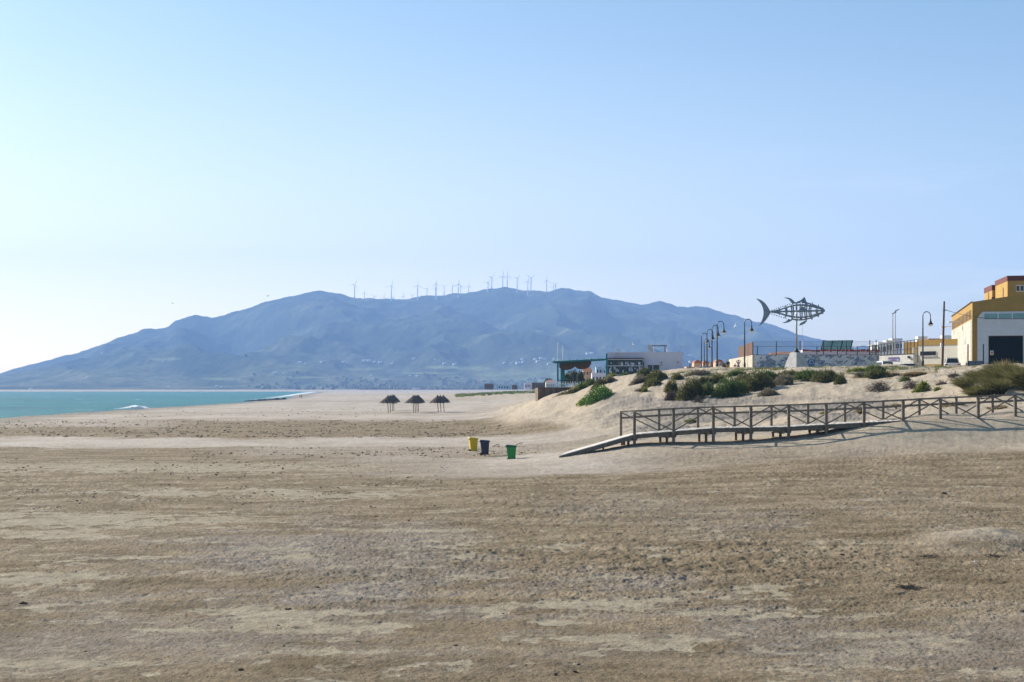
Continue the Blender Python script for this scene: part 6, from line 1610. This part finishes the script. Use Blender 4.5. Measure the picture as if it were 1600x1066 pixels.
# ------------------------------------------------------------------ rocks in the shallows, the breaking wave, foam at the edge
def lump(name, cx, cy, cz, rx, ry, rz_, m, seed, root=None, sub=3, rough=.35):
    bm = bmesh.new(); bmesh.ops.create_icosphere(bm, subdivisions=sub, radius=1)
    g = np.random.default_rng(seed); off = g.uniform(0, 50, 2)
    for v in bm.verts:
        k = 1 + rough * float(perlin(np.array([v.co.x * 1.6 + off[0]]), np.array([v.co.y * 1.6 + v.co.z * 1.3 + off[1]]))[0]); v.co = Vector((v.co.x * rx * k, v.co.y * ry * k, v.co.z * rz_ * k))
    me = bpy.data.meshes.new(name); bm.to_mesh(me); bm.free(); me.materials.append(m); o = bpy.data.objects.new(name, me); COL.objects.link(o); o.location = (cx, cy, cz)
    if root is not None: o.parent = root
    return o
t = thing('rock_reef', 'long low dark reef of rocks at the water edge', 'rocks', (P(414, HY, 575).x, 575, SEA))
for k in range(26):
    f_ = k / 25; q = 384 + 61 * f_; y_ = 627.3 - 2.6 * f_; d = (CH - SEA) * F / (y_ - HY); x = (q - 800) * d / F
    lump('rock', x - t.location.x, d - 575, .05, random.uniform(.6, 1.2), random.uniform(.8, 2.0), random.uniform(.35, .75) * (.6 + .7 * f_), M['rock'], k, t, 2)
def foam_mat(name, lo, hi, sc_):
    m = bpy.data.materials.new(name); m.use_nodes = True; n = m.node_tree.nodes; l = m.node_tree.links; b = n['Principled BSDF']
    b.inputs['Base Color'].default_value = (.80, .83, .85, 1); b.inputs['Roughness'].default_value = .9
    tc = n.new('ShaderNodeTexCoord'); z = n.new('ShaderNodeTexNoise'); z.inputs['Scale'].default_value = sc_; z.inputs['Detail'].default_value = 6; z.inputs['Roughness'].default_value = .7; l.new(tc.outputs['Object'], z.inputs[0])
    at = n.new('ShaderNodeAttribute'); at.attribute_name = 'cover'
    ad = n.new('ShaderNodeMath'); l.new(z.outputs['Fac'], ad.inputs[0]); l.new(at.outputs['Fac'], ad.inputs[1])
    r = n.new('ShaderNodeMapRange'); r.inputs[1].default_value = lo; r.inputs[2].default_value = hi; l.new(ad.outputs[0], r.inputs[0]); l.new(r.outputs[0], b.inputs['Alpha'])
    return m
fm = foam_mat('wave_foam', .78, 1.22, .8)
g_ = np.random.default_rng(2)
us = np.linspace(0, 1, 130); vs_ = np.linspace(-1, 1, 26)
Um, Vm = np.meshgrid(us, vs_, indexing='ij')
dW = 318.0
q = 140 + 96 * Um; xw = (q - 800) * dW / F
hgt = np.interp(Um, [0, .3, .5, .62, .70, .78, .88, 1], [0.05, .2, .45, .75, 1.0, 1.05, .7, .1])
yw = dW + Vm * 2.4 + 4 * (Um - .5)
zw = SEA + .05 + hgt * np.clip(1 - Vm ** 2, 0, 1) ** .6 * (1 + .2 * perlin(xw / 1.6, yw / 1.6)) + .06 * perlin(xw / .6, yw / .6) * hgt
cov = np.interp(Um, [0, .3, .5, .66, .88, 1], [.10, .28, .45, .72, .75, .25]) - .35 * np.abs(Vm) ** 2
wv = np_mesh('breaking_wave', np.stack([xw, yw, zw], -1).reshape(-1, 3), grid_faces(*xw.shape), fm, smooth=True, attrs=[('cover', 'POINT', cov)])
wv['kind'] = 'stuff'; wv['label'] = 'white wave breaking near the left shore'; wv['category'] = 'wave'
pyq = np.linspace(612.6, 654.5, 260); vs_ = np.linspace(-1, 1, 12)
Pm_, Vm = np.meshgrid(pyq, vs_, indexing='ij'); d = (CH - SEA) * F / (Pm_ - HY); half = 1.2 + d * .004
xs2 = (shore_px(Pm_) - 800) * d / F; xx = xs2 - 6.5 - half * .6 + Vm * half + 1.2 * perlin(d / 30, Vm)
zz = SEA + .07 + .06 * (1 - Vm ** 2)
cov = .22 - .4 * Vm ** 2 + .42 * sstep(450, 1000, d) - .3 * perlin(d / 25, Vm * 0)
sf = np_mesh('shore_foam', np.stack([xx, d, zz], -1).reshape(-1, 3), grid_faces(*xx.shape), fm, smooth=True, attrs=[('cover', 'POINT', cov)])
sf['kind'] = 'stuff'; sf['label'] = 'thin line of foam along the shore'; sf['category'] = 'foam'

# ------------------------------------------------------------------ pebbles, clods and litter on the near sand
g_ = np.random.default_rng(21); n = 5000
pyr = 735 + 345 * g_.uniform(0, 1, n) ** .9; d = CH * F / (pyr - HY); qx = g_.uniform(-60, 1660, n); x = (qx - 800) * d / F
ok = (fbm(x / 3 + 4, d / 3, 3) > -.05); x, d = x[ok], d[ok]; z = terrain(x, d); n = len(x)
r_ = g_.uniform(.005, .013, n) * (1 + 1.6 * (g_.uniform(size=n) < .05)); base6 = np.array([(1, 0, 0), (0, 1, 0), (-1, 0, 0), (0, -1, 0), (0, 0, .8), (0, 0, -.8)], float)
V = (base6[None] * r_[:, None, None] * g_.uniform(.6, 1.5, (n, 6, 1)) * np.array([1.4, 1, .7])) + np.stack([x, d, z + .012], -1)[:, None, :]
i = np.arange(n)[:, None] * 6
Fc = np.concatenate([i + np.array([[a, b, 4]]) for a, b in ((0, 1), (1, 2), (2, 3), (3, 0))] + [i + np.array([[b, a, 5]]) for a, b in ((0, 1), (1, 2), (2, 3), (3, 0))], 1).reshape(-1, 3)
pb = np_mesh('pebbles', V.reshape(-1, 3), Fc, mat('dark_pebbles', (.115, .090, .066), .9, .35, 3)); pb['kind'] = 'stuff'; pb['label'] = 'small dark pebbles and shell bits on the sand'; pb['category'] = 'pebbles'
g_ = np.random.default_rng(77); parts_ = []
for n_, y0_, y1_, x0_, x1_, thr in ((6500, 657, 684, -60, 1080, -.02), (1500, 636, 652, -60, 600, .12), (1800, 700, 716, 300, 1050, .02), (3600, 716, 800, -60, 700, .14), (2200, 750, 900, 500, 1660, .12), (500, 617, 630, 300, 800, .1)):
    d_ = CH * F / (g_.uniform(y0_, y1_, n_) - HY); x_ = (g_.uniform(x0_, x1_, n_) - 800) * d_ / F
    k_ok = (fbm(x_ / 4.5 + 9, d_ / 9, 3) + .5 * perlin(x_ / 1.2, d_ / 2) > thr) & (terrain(x_, d_) < .28); x_, d_ = x_[k_ok], d_[k_ok]
    parts_.append(np.stack([x_, d_, terrain(x_, d_) + .04 + .0001 * d_, (.012 + .055 * g_.uniform(0, 1, len(x_)) ** 2.2) * np.clip(d_ / 90, .4, 1.6)], -1))
W_ = np.concatenate(parts_); n = len(W_)
V = (base6[None] * W_[:, 3][:, None, None] * g_.uniform(.5, 1.6, (n, 6, 1)) * np.array([1.7, 1.2, .8])) + W_[:, None, :3]
i = np.arange(n)[:, None] * 6
Fc = np.concatenate([i + np.array([[a, b, 4]]) for a, b in ((0, 1), (1, 2), (2, 3), (3, 0))] + [i + np.array([[b, a, 5]]) for a, b in ((0, 1), (1, 2), (2, 3), (3, 0))], 1).reshape(-1, 3)
wk = np_mesh('wrack', V.reshape(-1, 3), Fc, mat('dry_wrack', (.195, .152, .106), .95, .4, .8)); wk['kind'] = 'stuff'; wk['label'] = 'dry brown wrack and crust crumbs strewn over the flat'; wk['category'] = 'wrack'
clod_m = mat('dried_seaweed', (.105, .082, .058), .95, .35, 12, bump=.5)
for i, (q, y, w_, lb) in enumerate(((377, 1048, 9, 'dark seaweed lump near the bottom edge, left of centre'), (497, 920, 9, 'dark round clod on pale sand left of centre'), (449, 954, 10, 'dark wedge shaped clod on a pale patch'), (588, 809, 7, 'small dark clod alone in brown sand'),
        (355, 925, 6, 'tiny dark clod left of the round clod'), (322, 950, 6, 'tiny dark clod at left above pale patches'), (560, 1005, 8, 'dark clod low in the picture left of middle'), (713, 1011, 10, 'dark clod below the middle of sand'), (1315, 872, 9, 'dark clod left of the sandy mound'),
        (1164, 884, 8, 'dark clod on the brown footprint field'), (1474, 783, 10, 'dark clod right below the boardwalk sand'), (1282, 884, 7, 'small clod left below the sandy mound'), (898, 1050, 8, 'dark clod near the bottom edge right of middle'), (36, 946, 14, 'dark seaweed strip near the left edge'))):
    d = CH * F / (y - HY); x = (q - 800) * d / F; z = gz(x, d); s_ = w_ * d / F * .4
    o = lump('seaweed_clod', x, d, z + s_ * .3, s_, s_ * .9, s_ * .55, clod_m, 90 + i, None, 3, .9); tag(o, lb, 'clod', 'dark clods on the sand')
for i, (q, y, w_, h_, lb) in enumerate(((1571, 862, 30, 7, 'dark weed tangle on right of the sandy mound'), (1449, 875, 14, 4, 'small dark weed tangle left of the mound'), (1550, 875, 16, 4, 'flat weed tangle in front of the mound'), (1423, 922, 34, 5, 'long dark weed tangle below the mound'))):
    d = CH * F / (y - HY); gg = np.random.default_rng(300 + i); rx = w_ * d / F / 2; n = 170; cx = (q - 800) * d / F
    t = thing('weed_tangle', lb, 'seaweed', (cx, d, gz(cx, d)), 0, 'weed tangles by the sandy mound')
    Pt, N = dome_points(n, rx, rx * 1.2, h_ * d / F * .8, gg, .5, .6)
    blades_mesh('strands', Pt, gg.normal(size=(n, 3)) * np.array([1, .7, .25]), gg.uniform(.08, .25, n), gg.uniform(.01, .022, n), gg.normal(size=(n, 3)) * .4, PM['twig'], t, None, gg)
    blades_mesh('roots', Pt[:40] * .8, gg.normal(size=(40, 3)) * np.array([1, .7, .1]), gg.uniform(.2, .4, 40), gg.uniform(.01, .02, 40), gg.normal(size=(40, 3)) * .4, PM['twig'], t, None, gg)
d = CH * F / (884.5 - HY); o = lump('paper_scrap', (1523.5 - 800) * d / F, d, gz((1523.5 - 800) * d / F, d) + .05, .035, .03, .03, M['white'], 5, None, 2, .8); tag(o, 'tiny scrap of white paper on the sandy mound', 'litter')
for q, y, q2, y2, lb in ((770, 698.3, 780, 695.3, 'short dark stick on sand between the navy and green bins'), (806, 697, 817, 695, 'thin stick on the sand behind the green bin')):
    d = (CH - .1) * F / (y - HY); d2 = (CH - .1) * F / (y2 - HY); a_ = Vector(((q - 800) * d / F, d, 0)); b_ = Vector(((q2 - 800) * d2 / F, d2, 0)); a_.z = gz(a_.x, d) + .04; b_.z = gz(b_.x, d2) + .05
    tag(MB().tube([a_, (a_ + b_) / 2 + Vector((.05, 0, .04)), b_], [.025, .03, .015], 6).build('driftwood_stick', M['wood_grey']), lb, 'driftwood')
